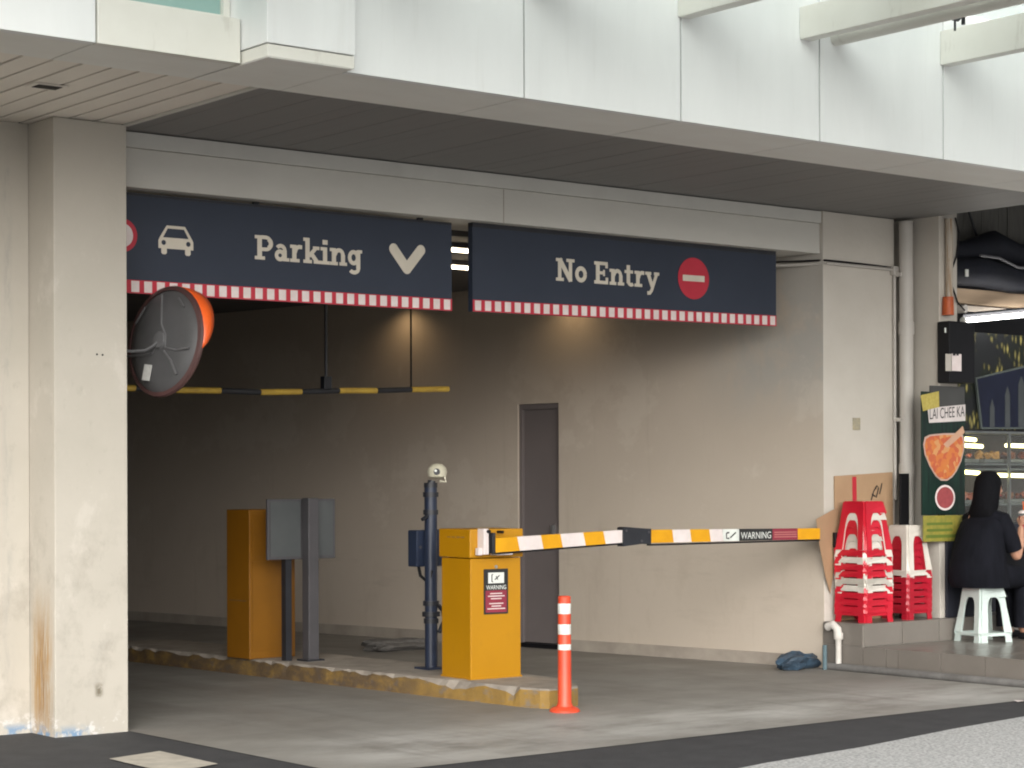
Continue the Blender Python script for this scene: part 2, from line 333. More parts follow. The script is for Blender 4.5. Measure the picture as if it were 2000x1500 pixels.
# beam over the opening
BZ0 = (onv(250, 371, VB).z+onv(1605, 481, VB).z)/2-.02; BZ1 = (onv(250, 290, VB).z+onv(1605, 436, VB).z)/2
mb = MB(); mb.box((.003, VB, BZ0), (6.308, .74, BZ1), .004); bm_ = mb.build('beam', M_beam, B)
mb = MB(); mb.box((.003, VB-.022, BZ1+.002), (6.305, .74, H-.006), .004); mb.build('ledge', M_ledge, bm_)
mb = MB(); mb.box((onv(983, 400, VB).x, VB-.002, BZ0+.002), (onv(983, 400, VB).x+.006, VB+.001, BZ1-.002)); mb.build('joint', M_skirt, bm_)
# slab / upper storeys (kept above the soffits)
mb = MB(); mb.box((-9, -1.85, H+.06), (URS, 12.6, 6.5)); mb.build('upper_floor', M_void, B)
mb = MB(); mb.box((URS+.003, -1.85, 4.05), (14, 12.6, 6.5)); mb.build('upper_floor', M_void, B)
# soffits: the dark ribbed field, the pale strips on the left, grey edge panels along the fascia
us = [0.0]
while us[-1] < URS-.01: us.append(min(us[-1]+.15, URS))
for a, b2 in zip(us[:-1], us[1:]):
    q = MB(); q.box((a+.0012, VIN+.004, H+random.uniform(0, .0015)), (b2-.0012, VB+.1 if a < 6.2 else 1.0, H+.02)); q.build('soffit_plank', M_ceild, B)
mb = MB(); mb.box((-9, -2.0, H+.03), (0, 1.0, H+.055)); mb.build('soffit_backing', M_gap, B)
mb = MB(); mb.box((0.001, -2.0, H+.022), (URS, 1.0, H+.055)); mb.build('soffit_backing', M_ceild, B)
k = 0
edges = [-.012, -.2, -.37, -.535, -.70, -.86, -1.03, -1.195, -1.36]
while edges[-1] > -4.2: edges.append(edges[-1]-.165)
for a, b2 in zip(edges[1:], edges[:-1]):
    q = MB(); q.box((a+.009, VIN+.004, H+random.uniform(-.001, .001)), (b2-.009, .36, H+.018), .003); q.build('ceiling_strip', M_strip, B)
mb = MB(); mb.box((-.022, VIN+.004, H-.012), (.012, .0, H+.02)); mb.build('ceiling_trim', M_ledge, B)
uj = [1.341+1.206*k for k in range(-1, 9)]
# right fascia + edge soffit panels
UJ = [.136] + uj[1:]
for a, b2 in zip(UJ[:-1], UJ[1:]):
    q = MB(); q.box((a+.006, VF, H-.014), (b2-.006, VF+.05, 6.4), .003); q.build('fascia_panel', M_white, B)
    q = MB(); q.box((a+.004, VF+.052, H-.012), (b2-.004, VIN, H-.002)); q.build('soffit_panel', M_ceilb, B)
mb = MB(); mb.box((.14, VF+.055, H+.002), (UJ[-1], VF+.1, 6.4)); mb.build('fascia_backing', M_gap, B)
# pier
layer(M_white, (.60, .60, .575), (None, None, None), (None, None, None), 2.4, .56, .74, .3, (5, 5, .35), .22)
mb = MB(); mb.box((-.41, VF-.10, H+.055), (.130, -1.9, 6.4), .006); pr_ = mb.build('pier', M_white, B)
mb = MB(); mb.box((-.405, VF-.094, H-.014), (.125, -1.9, H+.05), .003); mb.build('drip_edge', M_cream, pr_)
mb = MB(); mb.box((-.40, -1.898, H-.012), (.134, VIN, H-.001)); mb.box((-.40, VF-.09, H-.018), (.12, -1.9, H-.0145)); mb.build('soffit_panel', M_ceilb, B)
# left fascia, glazing above
VL = -2.04; lj = [-.413, -1.235, -2.44, -3.65, -4.86]
zt = onv(465, 36, VL).z
for i, (b2, a) in enumerate(zip(lj[:-1], lj[1:])):
    q = MB(); q.box((a+.007, VL, H-.014), (b2-.004, VL+.06, zt if i == 0 else 6.4), .004); q.build('fascia_panel', M_cream if i == 0 else M_white, B)
    q = MB(); q.box((a+.006, VL+.062, H-.012), (b2-.003, VIN, H-.002)); q.build('soffit_panel', M_ceilb, B)
mb = MB(); mb.box((-4.9, VL+.065, H+.002), (-.413, VL+.1, zt-.01)); mb.build('fascia_backing', M_gap, B)
mb = MB(); mb.box((-1.22, VL+.07, zt-.012), (-.42, -1.8, zt)); mb.build('window_sill', M_cream, B)
wn = MB().box((-1.21, -1.90, zt+.035), (-.455, -1.89, 6.3)).build('window', M_glassg, B)
mb = MB(); mb.box((-.453, -1.93, zt+.001), (-.415, -1.88, 6.35)); mb.box((-1.228, -1.93, zt+.001), (-1.212, -1.88, 6.35)); mb.box((-1.211, -1.93, zt+.001), (-.454, -1.88, zt+.034)); mb.build('window_frame', M_cream, wn)
# recessed fitting in the strip ceiling
c = onz(92, 167, H)
mb = MB(); mb.box((c.x-.10, c.y-.07, H-.008), (c.x+.10, c.y+.07, H-.003), .002); q = mb.build('ceiling_fitting', M_strip, B)
mb = MB(); mb.box((c.x-.07, c.y-.045, H-.011), (c.x+.07, c.y+.045, H-.0085)); mb.build('fitting_slot', M_gap, q)
# conduit on pillar and ramp wall
cz = onv(1660, 519, VP).z; cu = onv(1745, 520, VP).x-.012
def conduit(name, pts, r, mt, lab, cat, smooth=True):
    return tag(MB().tube(pts, r, 8).build(name, mt, None, smooth), lab, cat)
conduit('conduit', [(W0.x-.25, .62, cz-.0), (W0.x-.10, .45, cz), (W0.x+.02, VP-.02, cz), (cu-.03, VP-.02, cz), (cu, VP-.02, cz-.03), (cu, VP-.02, 1.35)], .013, M_pipe,
        'thin conduit turning down the right pillar', 'conduit')
cb = MB(); cb.box((cu-.035, VP-.045, cz-.05), (cu+.03, VP-.002, cz+.025), .006); tag(cb.build('junction_box', M_pipe), 'small junction box at the top corner of the right pillar conduit', 'junction box')
conduit('cable', [(W0.x-.2, .6, cz+.03), (W0.x+.02, VP-.012, cz+.025), (6.7, VP-.012, cz+.022), (cu-.04, VP-.012, cz+.015)], .008, M_black, 'dark cable running along the top of the right pillar', 'cable')
dp = thing('drain_pipe', 'grey round drain pipe in the corner right of the pillar', 'pipe', (7.215, .08, .4))
MB().tube([(7.215, .08, .385), (7.215, .08, H-.03)], .058, 16).build('pipe', M_pipe, dp, True)
for z in (2.72, 1.55): MB().tube([(7.215, .08, z), (7.215, .08, z+.10)], .066, 16).build('collar', M_pipe, dp, True)
for z in (3.2, 2.0, 1.0): MB().box((7.14, .075, z), (7.29, .16, z+.03)).build('bracket', M_pipe, dp)
c = onv(1672, 828, VP)
tp = MB(); tp.box((c.x-.043, VP-.010, c.z-.05), (c.x+.043, VP-.002, c.z+.05), .003); M_tag = mat('wall_tag', (.42, .36, .24), .6, (.30, .28, .22), 30)
tag(tp.build('wall_plate', M_tag), 'small tan plate on the right pillar', 'plate')
# ceiling tubes inside the car park
for i, (x, y, tx) in enumerate(((905, 490, 'nearer'), (902, 523, 'farther')), 1):
    p = onz(x, y, ZC-.05); f = thing('ceiling_lamp', '%s ceiling lamp seen in the gap between the two hanging signs' % tx, 'lamp', (p.x, p.y, ZC), 'tube lamps on the car park ceiling')
    MB().box((p.x-.6, p.y-.045, ZC-.035), (p.x+.6, p.y+.045, ZC-.002)).build('housing', M_greyp, f)
    if i: MB().tube([(p.x-.57, p.y, ZC-.05), (p.x+.57, p.y, ZC-.05)], .014, 8).build('tube', M_lampf, f)
    else: MB().tube([(p.x-.57, p.y, ZC-.05), (p.x+.57, p.y, ZC-.05)], .014, 8).build('tube', M_label, f)
# wall downlights whose warm pools show under the signs
for x, nm in ((800, 'under the parking sign'), (1122, 'under the no entry sign')):
    s, z = sonwall(x, 600); p = wl(s, .22, ZC)
    f = thing('downlight', 'warm ceiling downlight washing the ramp wall %s' % nm, 'lamp', p, 'downlights along the ramp wall')
    b = MB(); b.lathe([(.05, -.003), (.055, -.05), (.045, -.05), (.04, -.015), (0, -.015)], p, 16); b.build('housing', M_greyp, f, True)
    b = MB(); b.lathe([(.035, -.017), (0, -.0175)], p, 12); b.build('bulb', M_lampf, f)
    ld = bpy.data.lights.new('downlight', 'SPOT'); ld.energy = 2.0; ld.color = (1, .68, .36); ld.spot_size = math.radians(150); ld.spot_blend = 1.0; ld.shadow_soft_size = .04
    lo = bpy.data.objects.new('light', ld); COL.objects.link(lo); lo.parent = f; lo.location = (0, 0, -.06)

# ------------------------------------------------------------------ lettering (slab serif, drawn with strokes; unit = cap height)
def glyph(ch):
    R = lambda x0, z0, x1, z1: [((x0+x1)/2, z0), ((x0+x1)/2, z1), abs(x1-x0)]
    V = []; st = .21; sf = .14
    def rect(x0, z0, x1, z1): V.append(([((x0+x1)/2, z0), ((x0+x1)/2, z1)], x1-x0))
    def strk(p, wd): V.append((p, wd))
    if ch == 'P':
        rect(.12, 0, .34, 1); rect(0, 0, .48, sf); rect(0, 1-sf, .5, 1); strk([(.3, .93), (.52, .93)] + arc(.54, .68, .225, .245, 88, -88) + [(.3, .43)], .155); strk(arc(.56, .68, .20, .20, 70, -70), .20); adv = .90
    elif ch == 'a':
        strk(arc(.30, .235, .17, .165, 0, 360, 20), .17); rect(.42, .05, .62, .46); strk([(.52, .42)] + arc(.33, .46, .19, .17, 0, 150), .165); rect(.42, 0, .74, sf); adv = .78
    elif ch == 'r':
        rect(.1, 0, .31, .72); rect(0, 0, .46, sf); rect(0, .58, .3, .72); strk([(.24, .40)] + arc(.46, .44, .2, .21, 165, 75) + [(.58, .64)], .17); adv = .64
    elif ch == 'k':
        rect(.1, 0, .31, 1.06); rect(0, 0, .42, sf); rect(0, .92, .3, 1.06); strk([(.28, .30), (.62, .66)], .17); strk([(.38, .42), (.66, .08)], .19); rect(.5, 0, .84, sf); rect(.46, .58, .78, .72); adv = .84
    elif ch == 'i':
        rect(.12, 0, .33, .72); rect(0, 0, .45, sf); rect(0, .58, .32, .72); strk([(.1, .93), (.35, .93)], .2); adv = .46
    elif ch == 'n':
        rect(.1, 0, .31, .72); rect(0, 0, .40, sf); rect(0, .58, .3, .72); strk([(.22, .40)] + arc(.46, .43, .19, .215, 160, 0) + [(.65, .3)], .175); rect(.55, 0, .755, .46); rect(.47, 0, .85, sf); adv = .88
    elif ch == 'g':
        strk(arc(.31, .38, .20, .24, 0, 360, 20), .18); rect(.44, -.1, .645, .7); rect(.5, .58, .74, .72); strk([(.54, -.06)] + arc(.33, -.09, .215, .16, 0, -150), .17); adv = .78
    elif ch == 'N':
        rect(.12, 0, .31, 1); rect(.72, 0, .91, 1); strk([(.2, .97), (.83, .03)], .23); rect(0, 0, .44, sf); rect(0, 1-sf, .36, 1); rect(.58, 1-sf, 1.04, 1); adv = 1.08
    elif ch == 'o':
        strk(arc(.33, .36, .235, .265, 0, 360, 24), .195); adv = .72
    elif ch == 'E':
        rect(.1, 0, .32, 1); rect(0, 0, .8, .15); rect(0, .85, .78, 1); rect(.3, .43, .58, .57); rect(.65, .1, .8, .3); rect(.63, .72, .78, .9); rect(.50, .36, .61, .64); adv = .88
    elif ch == 't':
        rect(.12, .12, .33, .95); rect(0, .58, .5, .72); strk([(.225, .2)] + arc(.38, .2, .155, .135, 180, 320), .165); adv = .58
    elif ch == 'y':
        strk([(.16, .68), (.42, .06)], .20); strk([(.70, .68), (.38, -.12)] + [(.28, -.24), (.12, -.25)], .17); rect(0, .58, .36, .72); rect(.52, .58, .84, .72); adv = .84
    else: adv = .36
    return V, adv
def slab_text(body, x0, z0, width, height, v, mt, name, parent):
    tot = sum(glyph(c)[1] for c in body); kx = width/tot; x = x0
    for i, c in enumerate(body):
        V, adv = glyph(c)
        if V:
            b = MB(); 
            for j, (pts, wd) in enumerate(V):
                # stroke in letter space, then squeezed to the wanted width
                t = MB(); t.stroke(pts, wd, 0); b.add([(x+p.x*kx, v-j*.00035, z0+p.z*height) for p in t.v], t.f)
            b.build(name, mt, parent)
        x += adv*kx
def disc(b, cx, cz, rx, rz, y, n=40): b.poly([(cx+rx*math.cos(2*math.pi*i/n), cz+rz*math.sin(2*math.pi*i/n)) for i in range(n)], y)
VS = .30
def sv(x, y): p = onv(x, y, VS); return p.x, p.z
def hanging_sign(name, label, u0, u1, z0l, z0r, z1l, z1r):
    r = thing(name, label, 'sign', ((u0+u1)/2, VS, z1l))
    sk = lambda u, zl, zr: zl+(zr-zl)*(u-u0)/(u1-u0)
    b = MB(); pts = [(u0, sk(u0, z0l, z0r)), (u1, sk(u1, z0l, z0r)), (u1, z1r), (u0, z1l)]; b.poly(pts, VS, .05); b.build('panel', M_navy, r)
    b = MB(); b.poly([(u0, z0l-.001), (u1, z0r-.001), (u1, z0r+.083), (u0, z0l+.083)], VS-.003); b.build('red_band', M_red, r)
    n = round((u1-u0)/.0895); p = (u1-u0)/n; b = MB()
    for i in range(n):
        a = u0+i*p+.017; c = a+p-.034
        b.poly([(a, sk(a, z0l, z0r)+.007), (c, sk(c, z0l, z0r)+.007), (c, sk(c, z0l, z0r)+.077), (a, sk(a, z0l, z0r)+.077)], VS-.0055)
    b.build('white_block_row', M_stripew, r)
    for u in (u0+.25, (u0+u1)/2, u1-.25): MB().box((u-.02, VS+.02, min(z1l, z1r)-.02), (u+.02, VS+.045, BZ0+.01)).build('hanger', M_dark, r)
    MB().box((u0+.002, VS-.002, z1l-.004), (u1-.002, VS+.052, max(z1l, z1r)+.006)).build('top_trim', M_dark, r)
    return r
(pu1, pz0r), (_, pz1r) = sv(878, 607), sv(884, 437); (_, pz0l), (_, pz1l) = sv(250, 572), sv(250, 379)
sp = hanging_sign('parking_sign', 'long navy hanging sign reading Parking with car symbol and arrow', -.46, pu1+.02, pz0l-.003, pz0r, pz1l-.002, pz1r)
(a0, az), (a1, _) = sv(497, 507), sv(701, 517)
slab_text('Parking', a0, az+.003, a1-a0+.03, .158, VS-.004, M_letter, 'letter', sp)
# arrow: thick rounded chevron
ch = [sv(x, y) for x, y in ((768, 486), (794, 525), (821, 489))]
b = MB(); b.stroke(ch[:2], .074, VS-.004); b.stroke(ch[1:], .074, VS-.0045)
for k, c in enumerate(ch): disc(b, c[0], c[1], .037, .037, VS-.005-.0003*k, 24)
b.build('arrow_symbol', M_letter, sp)
# car symbol
cx, cz = sv(343, 470)
b = MB(); y = VS-.004
b.stroke([(cx-.105, cz+.012), (cx-.062, cz+.082), (cx+.062, cz+.082), (cx+.105, cz+.012)], .02, y)
b.poly([(cx-.115, cz+.015), (cx-.125, cz-.005), (cx-.125, cz-.055), (cx+.125, cz-.055), (cx+.125, cz-.005), (cx+.115, cz+.015)], y-.0004)
for q in (-1, 1):
    b.poly([(cx+q*.085-.02, cz-.06), (cx+q*.085-.02, cz-.083), (cx+q*.085-.01, cz-.092), (cx+q*.085+.01, cz-.092), (cx+q*.085+.02, cz-.083), (cx+q*.085+.02, cz-.05), (cx+q*.085-.02, cz-.05)], y-.0008)
cs = b.build('car_symbol', M_letter, sp)
b = MB(); disc(b, cx-.088, cz-.018, .016, .016, y-.002, 14); disc(b, cx+.088, cz-.018, .016, .016, y-.002, 14); b.build('headlamp_dot', M_navy, cs)
# prohibition ring half hidden by the pillar
c = sv(238, 459)
b = MB(); disc(b, c[0], c[1], .105, .105, VS-.004); ring_ = b.build('red_disc', M_red, sp); b = MB(); disc(b, c[0], c[1], .075, .075, VS-.0055); b.build('disc_field', M_stripew, ring_)
(nu0, nz0l), (nu1, nz0r) = sv(923, 608), sv(1516, 637); (_, nz1l), (_, nz1r) = sv(923, 442), sv(1516, 489)
sn = hanging_sign('no_entry_sign', 'navy hanging sign reading No Entry with red disc', nu0, nu1, nz0l, nz0r, nz1l, nz1r)
(a0, az), (a1, _) = sv(1085, 549), sv(1283, 553)
slab_text('No Entry', a0, az+.004, a1-a0+.02, .165, VS-.004, M_letter, 'letter', sn)
c = sv(1354, 544); b = MB(); disc(b, c[0], c[1], .164, .160, VS-.004); rd = b.build('red_disc', M_red, sn)
b = MB(); b.poly([(c[0]-.115, c[1]-.024), (c[0]+.115, c[1]-.022), (c[0]+.115, c[1]+.025), (c[0]-.115, c[1]+.023)], VS-.0055); b.build('white_bar', M_letter, rd)

# ------------------------------------------------------------------ traffic mirror seen from behind
mn = Vector((.975, .19, -.13)).normalized(); mx_ = Vector((0, 0, 1)).cross(mn).normalized(); mz_ = mn.cross(mx_)
mc = onv(323, 667, .10); MM = Matrix.Identity(4)
for i in range(3): MM[i][0] = mx_[i]; MM[i][1] = mz_[i]; MM[i][2] = mn[i]; MM[i][3] = mc[i]
tm = thing('traffic_mirror', 'round traffic mirror seen from its dark back with orange hood, beside left pillar', 'mirror', mc)
b = MB(MM); b.lathe([(0, -.045), (.12, -.043), (.24, -.034), (.315, -.012), (.325, .0)], n=48); bk = b.build('back_shell', M_mback, tm, True)
b = MB(MM); b.lathe([(.322, -.018), (.345, -.012), (.352, .004), (.345, .02), (.322, .024), (.322, -.018)], n=48); b.build('rim', mat('mirror_rim', (.085, .04, .038), .5, (.065, .032, .03), 6), tm, True)
b = MB(MM); b.lathe([(.32, .01), (.2, .06), (.1, .08), (0, .086)], n=40); b.build('mirror_face', M_mirror, tm, True)
# hood: a curved visor over the top of the face
ang = [math.radians(15+ (150)*i/24) for i in range(25)]; vs = []; fs = []
for i, a in enumerate(ang):
    d = .12*math.sin(math.pi*i/24)**.6+.005
    for rr, dz in ((.352, .0), (.356, d*.6), (.350, d)): vs.append((rr*math.cos(a), rr*math.sin(a), .005+dz))
for i in range(24):
    for k in range(2): fs.append((i*3+k, i*3+k+1, (i+1)*3+k+1, (i+1)*3+k))
b = MB(MM @ Matrix.Rotation(math.radians(24), 4, 'Z')); b.add(vs, fs); hd = b.build('hood', M_morange, tm, True); md = hd.modifiers.new('t', 'SOLIDIFY'); md.thickness = .006
# ribs on the back
def rib(pts): 
    b = MB(MM); b.tube([(p[0], p[1], -.046+.10*(p[0]**2+p[1]**2)) for p in pts], .0075, 6); b.build('rib', M_mback2, bk, True)
rib([(.03, .29), (.0, .10), (-.05, .03), (-.06, -.05), (-.16, -.07), (-.27, -.06)]); rib([(.02, -.02), (.06, -.08), (.16, -.09), (.31, -.085)]); rib([(-.05, -.07), (-.12, -.13), (-.18, -.22)]); rib([(-.19, .20), (-.13, .26)]); rib([(.26, .12), (.18, .22)])
b = MB(MM); b.lathe([(0, -.062), (.05, -.06), (.06, -.04)], (0, 0, 0), 20); b.build('boss', M_mback2, tm, True)
b = MB(MM @ Matrix.Translation((.09, -.20, -.046)) @ Matrix.Rotation(.12, 4, 'Z')); b.box((-.035, -.05, -.004), (.035, .05, .002)); b.build('label_plate', M_label, bk)
b = MB(); b.tube([(-.002, .09, mc.z-.07), (.08, .095, mc.z-.07), (mc.x-.14, .10, mc.z-.06), (mc.x-.085, .10, mc.z-.03), (mc.x-.05, .10, mc.z)], .009, 8); b.build('arm', M_mback2, tm, True)
b = MB(); b.box((.0005, .04, mc.z-.13), (.012, .15, mc.z-.01)); b.build('wall_bracket', M_pvc, tm)

# ------------------------------------------------------------------ height bar hanging over the entry lane
hb = thing('height_bar', 'yellow and black height limit bar hanging over the entry lane', 'height bar', (2, 1.2, 2.2))
HV = 2.4
seg = [(225, 758), (263, 758), (343, 762), (430, 763), (508, 766), (588, 765), (662, 763), (735, 763), (803, 761), (875, 760)]
pp = [onv(x, y, HV) for x, y in seg]
for i in range(len(pp)-1):
    b = MB(); b.tube([pp[i], pp[i+1]], .024 if i % 2 == 0 else .023, 12); b.build('yellow_section' if i % 2 == 0 else 'black_section', M_kyel2 if False else (mat('bar_yellow', (.62, .42, .06), .5, (.42, .27, .05), 14, .8) if i % 2 == 0 else M_dark), hb, True)
p = onv(803, 761, HV); MB().tube([(p.x, HV, p.z), (p.x, HV, ZC)], .008, 6).build('hanger_rod', M_black, hb)
p = onv(637, 750, HV); MB().tube([(p.x, HV, p.z+.05), (p.x, HV, ZC)], .014, 6).build('hanger_rod', M_dark, hb)
MB().box((p.x-.035, HV-.03, p.z-.04), (p.x+.035, HV+.03, p.z+.06), .004).build('hanger_clamp', M_dark, hb)
p = onv(340, 760, HV); MB().tube([(p.x, HV, p.z), (p.x, HV, ZC)], .010, 6).build('hanger_rod', M_dark, hb)

# ------------------------------------------------------------------ kerb island with chipped yellow face
IZ = .135
def il(v): return 2.655-.068*(v+.7)
out = [(il(4.7), 4.7), (il(3.4), 3.4), (il(2.2), 2.2), (il(1), 1), (il(.2), .2), (il(-.5), -.5), (il(-.66)+.03, -.665), (2.72, -.715), (2.90, -.72), (2.99, -.69), (3.10, -.55), (3.26, -.2), (3.33, .4), (3.22, 2.2), (3.13, 3.3), (3.0, 4.7), (2.8, 4.95), (2.5, 4.95)]
# densify and chip the upper arris
dn = []
for i in range(len(out)):
    a = Vector(out[i]); c = Vector(out[(i+1) % len(out)]); n = max(1, int((c-a).length/.07))
    for k in range(n): dn.append(a.lerp(c, k/n))
rr = random.Random(3); n = len(dn); cen = Vector((2.9, 1.3))
bot = []; mid = []; top = []; inn = []
for i, p in enumerate(dn):
    nrm = (p - Vector((2.93, max(-.3, min(4.6, p.y))))).normalized()
    chip = 0.
    if -.45 < p.y < .55 and p.x < 2.75: chip = max(0, .028+.022*math.sin(p.y*9)+rr.uniform(-.012, .012))
    elif p.y > .5: chip = rr.choice((0, 0, .008, .02))
    bot.append((p.x, p.y, -.005)); mid.append((p.x-nrm.x*chip*.25, p.y-nrm.y*chip*.25, IZ-.012-chip)); q = p-nrm*(.012+chip*1.1); top.append((q.x, q.y, IZ-.001-chip*.15)); q = p-nrm*.11; inn.append((q.x, q.y, IZ+rr.uniform(-.002, .002)))
b = MB(); b.loft([bot, mid], False); isl = struct(b.build('kerb_island', M_kyel), 'kerb island with chipped yellow face under the barrier')
b = MB(); b.loft([mid, top, inn], False); b.add(inn, [tuple(range(n))]); b.build('island_top', M_ktop, isl)
for i in range(1):
    y = 4.75; x = 2.22; s = rr.uniform(.05, .09)
    b = MB(); b.box((x-s, y-s*.7, .0), (x+s, y+s*.7, s*.9), s*.25); b.v = [p+Vector((rr.uniform(-1, 1), rr.uniform(-1, 1), rr.uniform(0, .6)))*s*.12 for p in b.v]
    tag(b.build('rubble_lump', M_black), 'dark lump of rubble at the far end of the kerb island', 'rubble', 'rubble lumps at the end of the island')
# dark folded sacking on the floor behind the barrier
def crumple(name, cx, cy, sx, sy, sz, mt, seed, z0=.004):
    r = random.Random(seed); bm = bmesh.new(); bmesh.ops.create_icosphere(bm, subdivisions=3, radius=1)
    for p in bm.verts:
        q = p.co.copy(); k = 1+.18*math.sin(q.x*5+seed)+.15*math.sin(q.y*7+q.z*4+seed*2)+r.uniform(-.06, .06)
        p.co = Vector((cx+q.x*sx*k, cy+q.y*sy*k, max(z0, z0+sz*.45+q.z*sz*.6*k)))
    b = MB(); b.add([p.co[:] for p in bm.verts], [[x.index for x in f.verts] for f in bm.faces]); bm.free(); return b.build(name, mt)
p = onz(770, 1275, .02)
tag(crumple('sack_heap', p.x+.3, p.y+.4, .34, .16, .10, mat('dirty_sack', (.14, .13, .12), .9, (.08, .075, .07), 14, .7, .4, 40), 4), 'low grey heap on the floor behind the camera pole', 'sack')
p = onz(1575, 1308, 0)
tag(crumple('blue_tarp', 6.03, .22, .22, .10, .13, M_blue, 9), 'crumpled blue plastic sheet at the foot of the ramp wall', 'tarp')

# ------------------------------------------------------------------ boom barrier
A = math.radians(-3.9)
CM = Matrix.Translation((2.70, .12, IZ)) @ Matrix.Rotation(-A*-1, 4, 'Z')
bg_ = thing('boom_barrier', 'yellow boom barrier cabinet with lowered striped arm', 'barrier', (2.93, .3, IZ))
CW, CD, CH = .435, .385, 1.045
b = MB(CM); b.box((.006, .006, 0), (CW-.006, CD-.006, .84), .006); cbn = b.build('cabinet', M_yel, bg_)
b = MB(CM); b.box((-.008, -.008, .845), (CW+.008, CD+.008, CH), .010); b.build('lid', M_yel, bg_)
b = MB(CM); b.box((0, 0, -.003), (CW, CD, .012)); b.build('base_flange', M_yel, bg_)
b = MB(CM)
for k in range(4): b.box((.0-.0095, .06+k*.06, .985), (-.0085, .10+k*.06, .991))
b.build('vent_slot', M_kyel, bg_)
b = MB(CM); b.tube([(CW*.5, .006, .78), (CW*.5, -.002, .78)], .012, 12); b.build('lock', M_steel, bg_)
for zz in (.12, .70): b = MB(CM); b.box((CW-.006, .02, zz), (CW+.001, .05, zz+.06)); b.build('hinge', M_yel, bg_)
# sticker on the front face
b = MB(CM); x0, x1, z0, z1 = .115, .318, .45, .765; b.box((x0, .001, z0), (x1, .0055, z1)); st = b.build('warning_sticker', M_ink, bg_)
b = MB(CM); b.box((x0+.012, -.0005, z0+.012), (x1-.012, .0007, z0+.165)); b.build('sticker_field', M_maroon, st)
b = MB(CM); b.box((x0+.035, -.0005, z1-.10), (x1-.035, .0007, z1-.025), .0); b.build('symbol_field', M_refl, st)
b = MB(CM); b.stroke([(x0+.075, z1-.038), (x0+.065, z1-.04), (x0+.065, z1-.088), (x0+.075, z1-.09)], .009, -.0015); b.stroke([(x0+.09, z1-.075), (x0+.13, z1-.045)], .008, -.0016); b.stroke([(x0+.10, z1-.050), (x0+.115, z1-.075)], .007, -.0018); b.build('symbol', M_ink, st)
xd = (CM.to_3x3() @ Vector((1, 0, 0))); text_mesh('WARNING', .043, M_refl, 'lettering', st, CM @ Vector((x0+.018, -.0012, z1-.143)), xd, (0, 0, 1), width=x1-x0-.036)
b = MB(CM)
for k, (zz, ww) in enumerate(((.140, .05), (.122, .07), (.104, .045), (.07, .06), (.052, .04), (.034, .075))): b.box((.2165-ww, -.0012, z0+zz), (.2165+ww, -.0007, z0+zz+.007))
b.build('small_print', M_armw, st)
# pivot bracket and arm
AV = .035
b = MB(); b.box((2.755, AV+.0, 1.005), (2.80, AV+.075, 1.185), .006); b.box((2.725, AV+.02, 1.00), (2.757, AV+.06, 1.05), .004); b.build('bracket', M_armw, bg_)
b = MB(); b.box((2.818, AV-.02, 1.01), (2.842, AV+.06, 1.155), .004); b.build('bracket_strap', M_dark, bg_)
b = MB(); b.tube([(2.79, AV+.03, 1.165), (2.79, AV-.02, 1.165)], .012, 10); b.tube([(2.90, AV+.03, 1.16), (2.90, AV-.03, 1.16)], .010, 10); b.build('bolt', M_black, bg_)
b = MB(); b.box((2.846, AV-.012, 1.000), (3.0, AV+.05, 1.018), .002); b.build('arm_shoe', M_armw, bg_)
def arm_section(x0, x1, zl0, zl1, zr0, zr1, bounds, name):
    """bounds: (start fraction, material)"""
    out = []
    for i, (f0, f1, mt, slant) in enumerate(bounds):
        b = MB(); zz = lambda f, l, r: l+(r-l)*f; s = slant/(x1-x0)
        pts = [(x0+(x1-x0)*f0+(0 if i == 0 else slant), zz(f0, zl0, zr0)), (x0+(x1-x0)*f1+(slant if i < len(bounds)-1 else 0), zz(f1, zl0, zr0)), (x0+(x1-x0)*f1-(slant if i < len(bounds)-1 else 0), zz(f1, zl1, zr1)), (x0+(x1-x0)*f0-(0 if i == 0 else slant), zz(f0, zl1, zr1))]
        b.poly(pts, AV-.022, .044); out.append(b.build(name, mt, bg_))
    return out
bd = []; cuts = [0, .175, .245+.03, .395, .5, .60, .70, .80, .885, 1.0]
fr = [0, .115, .265, .375, .475, .60, .705, .82, 1.0]
fr = [0, .165, .345, .50, .675, .815, 1.0]
fr = [0, .17, .35, .50, .68, .84, 1.0]
for i in range(6): bd.append((fr[i], fr[i+1], M_army if i % 2 == 0 else M_armw, .012))
arm_section(2.842, 4.03, 1.018, 1.118, 1.064, 1.155, bd, 'arm_stripe')
b = MB(); b.add([(2.842, AV-.02, 1.004), (4.03, AV-.02, 1.05), (4.03, AV+.02, 1.05), (2.842, AV+.02, 1.004), (2.842, AV-.02, 1.016), (4.03, AV-.02, 1.062), (4.03, AV+.02, 1.062), (2.842, AV+.02, 1.016)], [(3, 2, 1, 0), (4, 5, 6, 7), (0, 1, 5, 4), (1, 2, 6, 5), (2, 3, 7, 6), (3, 0, 4, 7)]); b.build('arm_edge', M_black, bg_)
b = MB(); b.poly([(4.012, 1.035), (4.20, 1.050), (4.285, 1.045), (4.285, 1.160), (4.20, 1.165), (4.03, 1.178), (4.012, 1.17)], AV-.034, .068); b.build('arm_joint', M_dark, bg_)
b = MB(); [b.tube([(x, AV-.040, z), (x, AV-.033, z)], .009, 8) for x, z in ((4.04, 1.15), (4.19, 1.072), (4.26, 1.135))]; b.build('joint_bolt', M_greyp, bg_)
fr2 = [(0, .125, M_army), (.125, .225, M_armw), (.225, .335, M_army), (.335, .41, M_armw), (.41, .505, M_refl), (.505, .705, M_ink), (.705, .86, M_maroon), (.86, 1.0, M_army)]
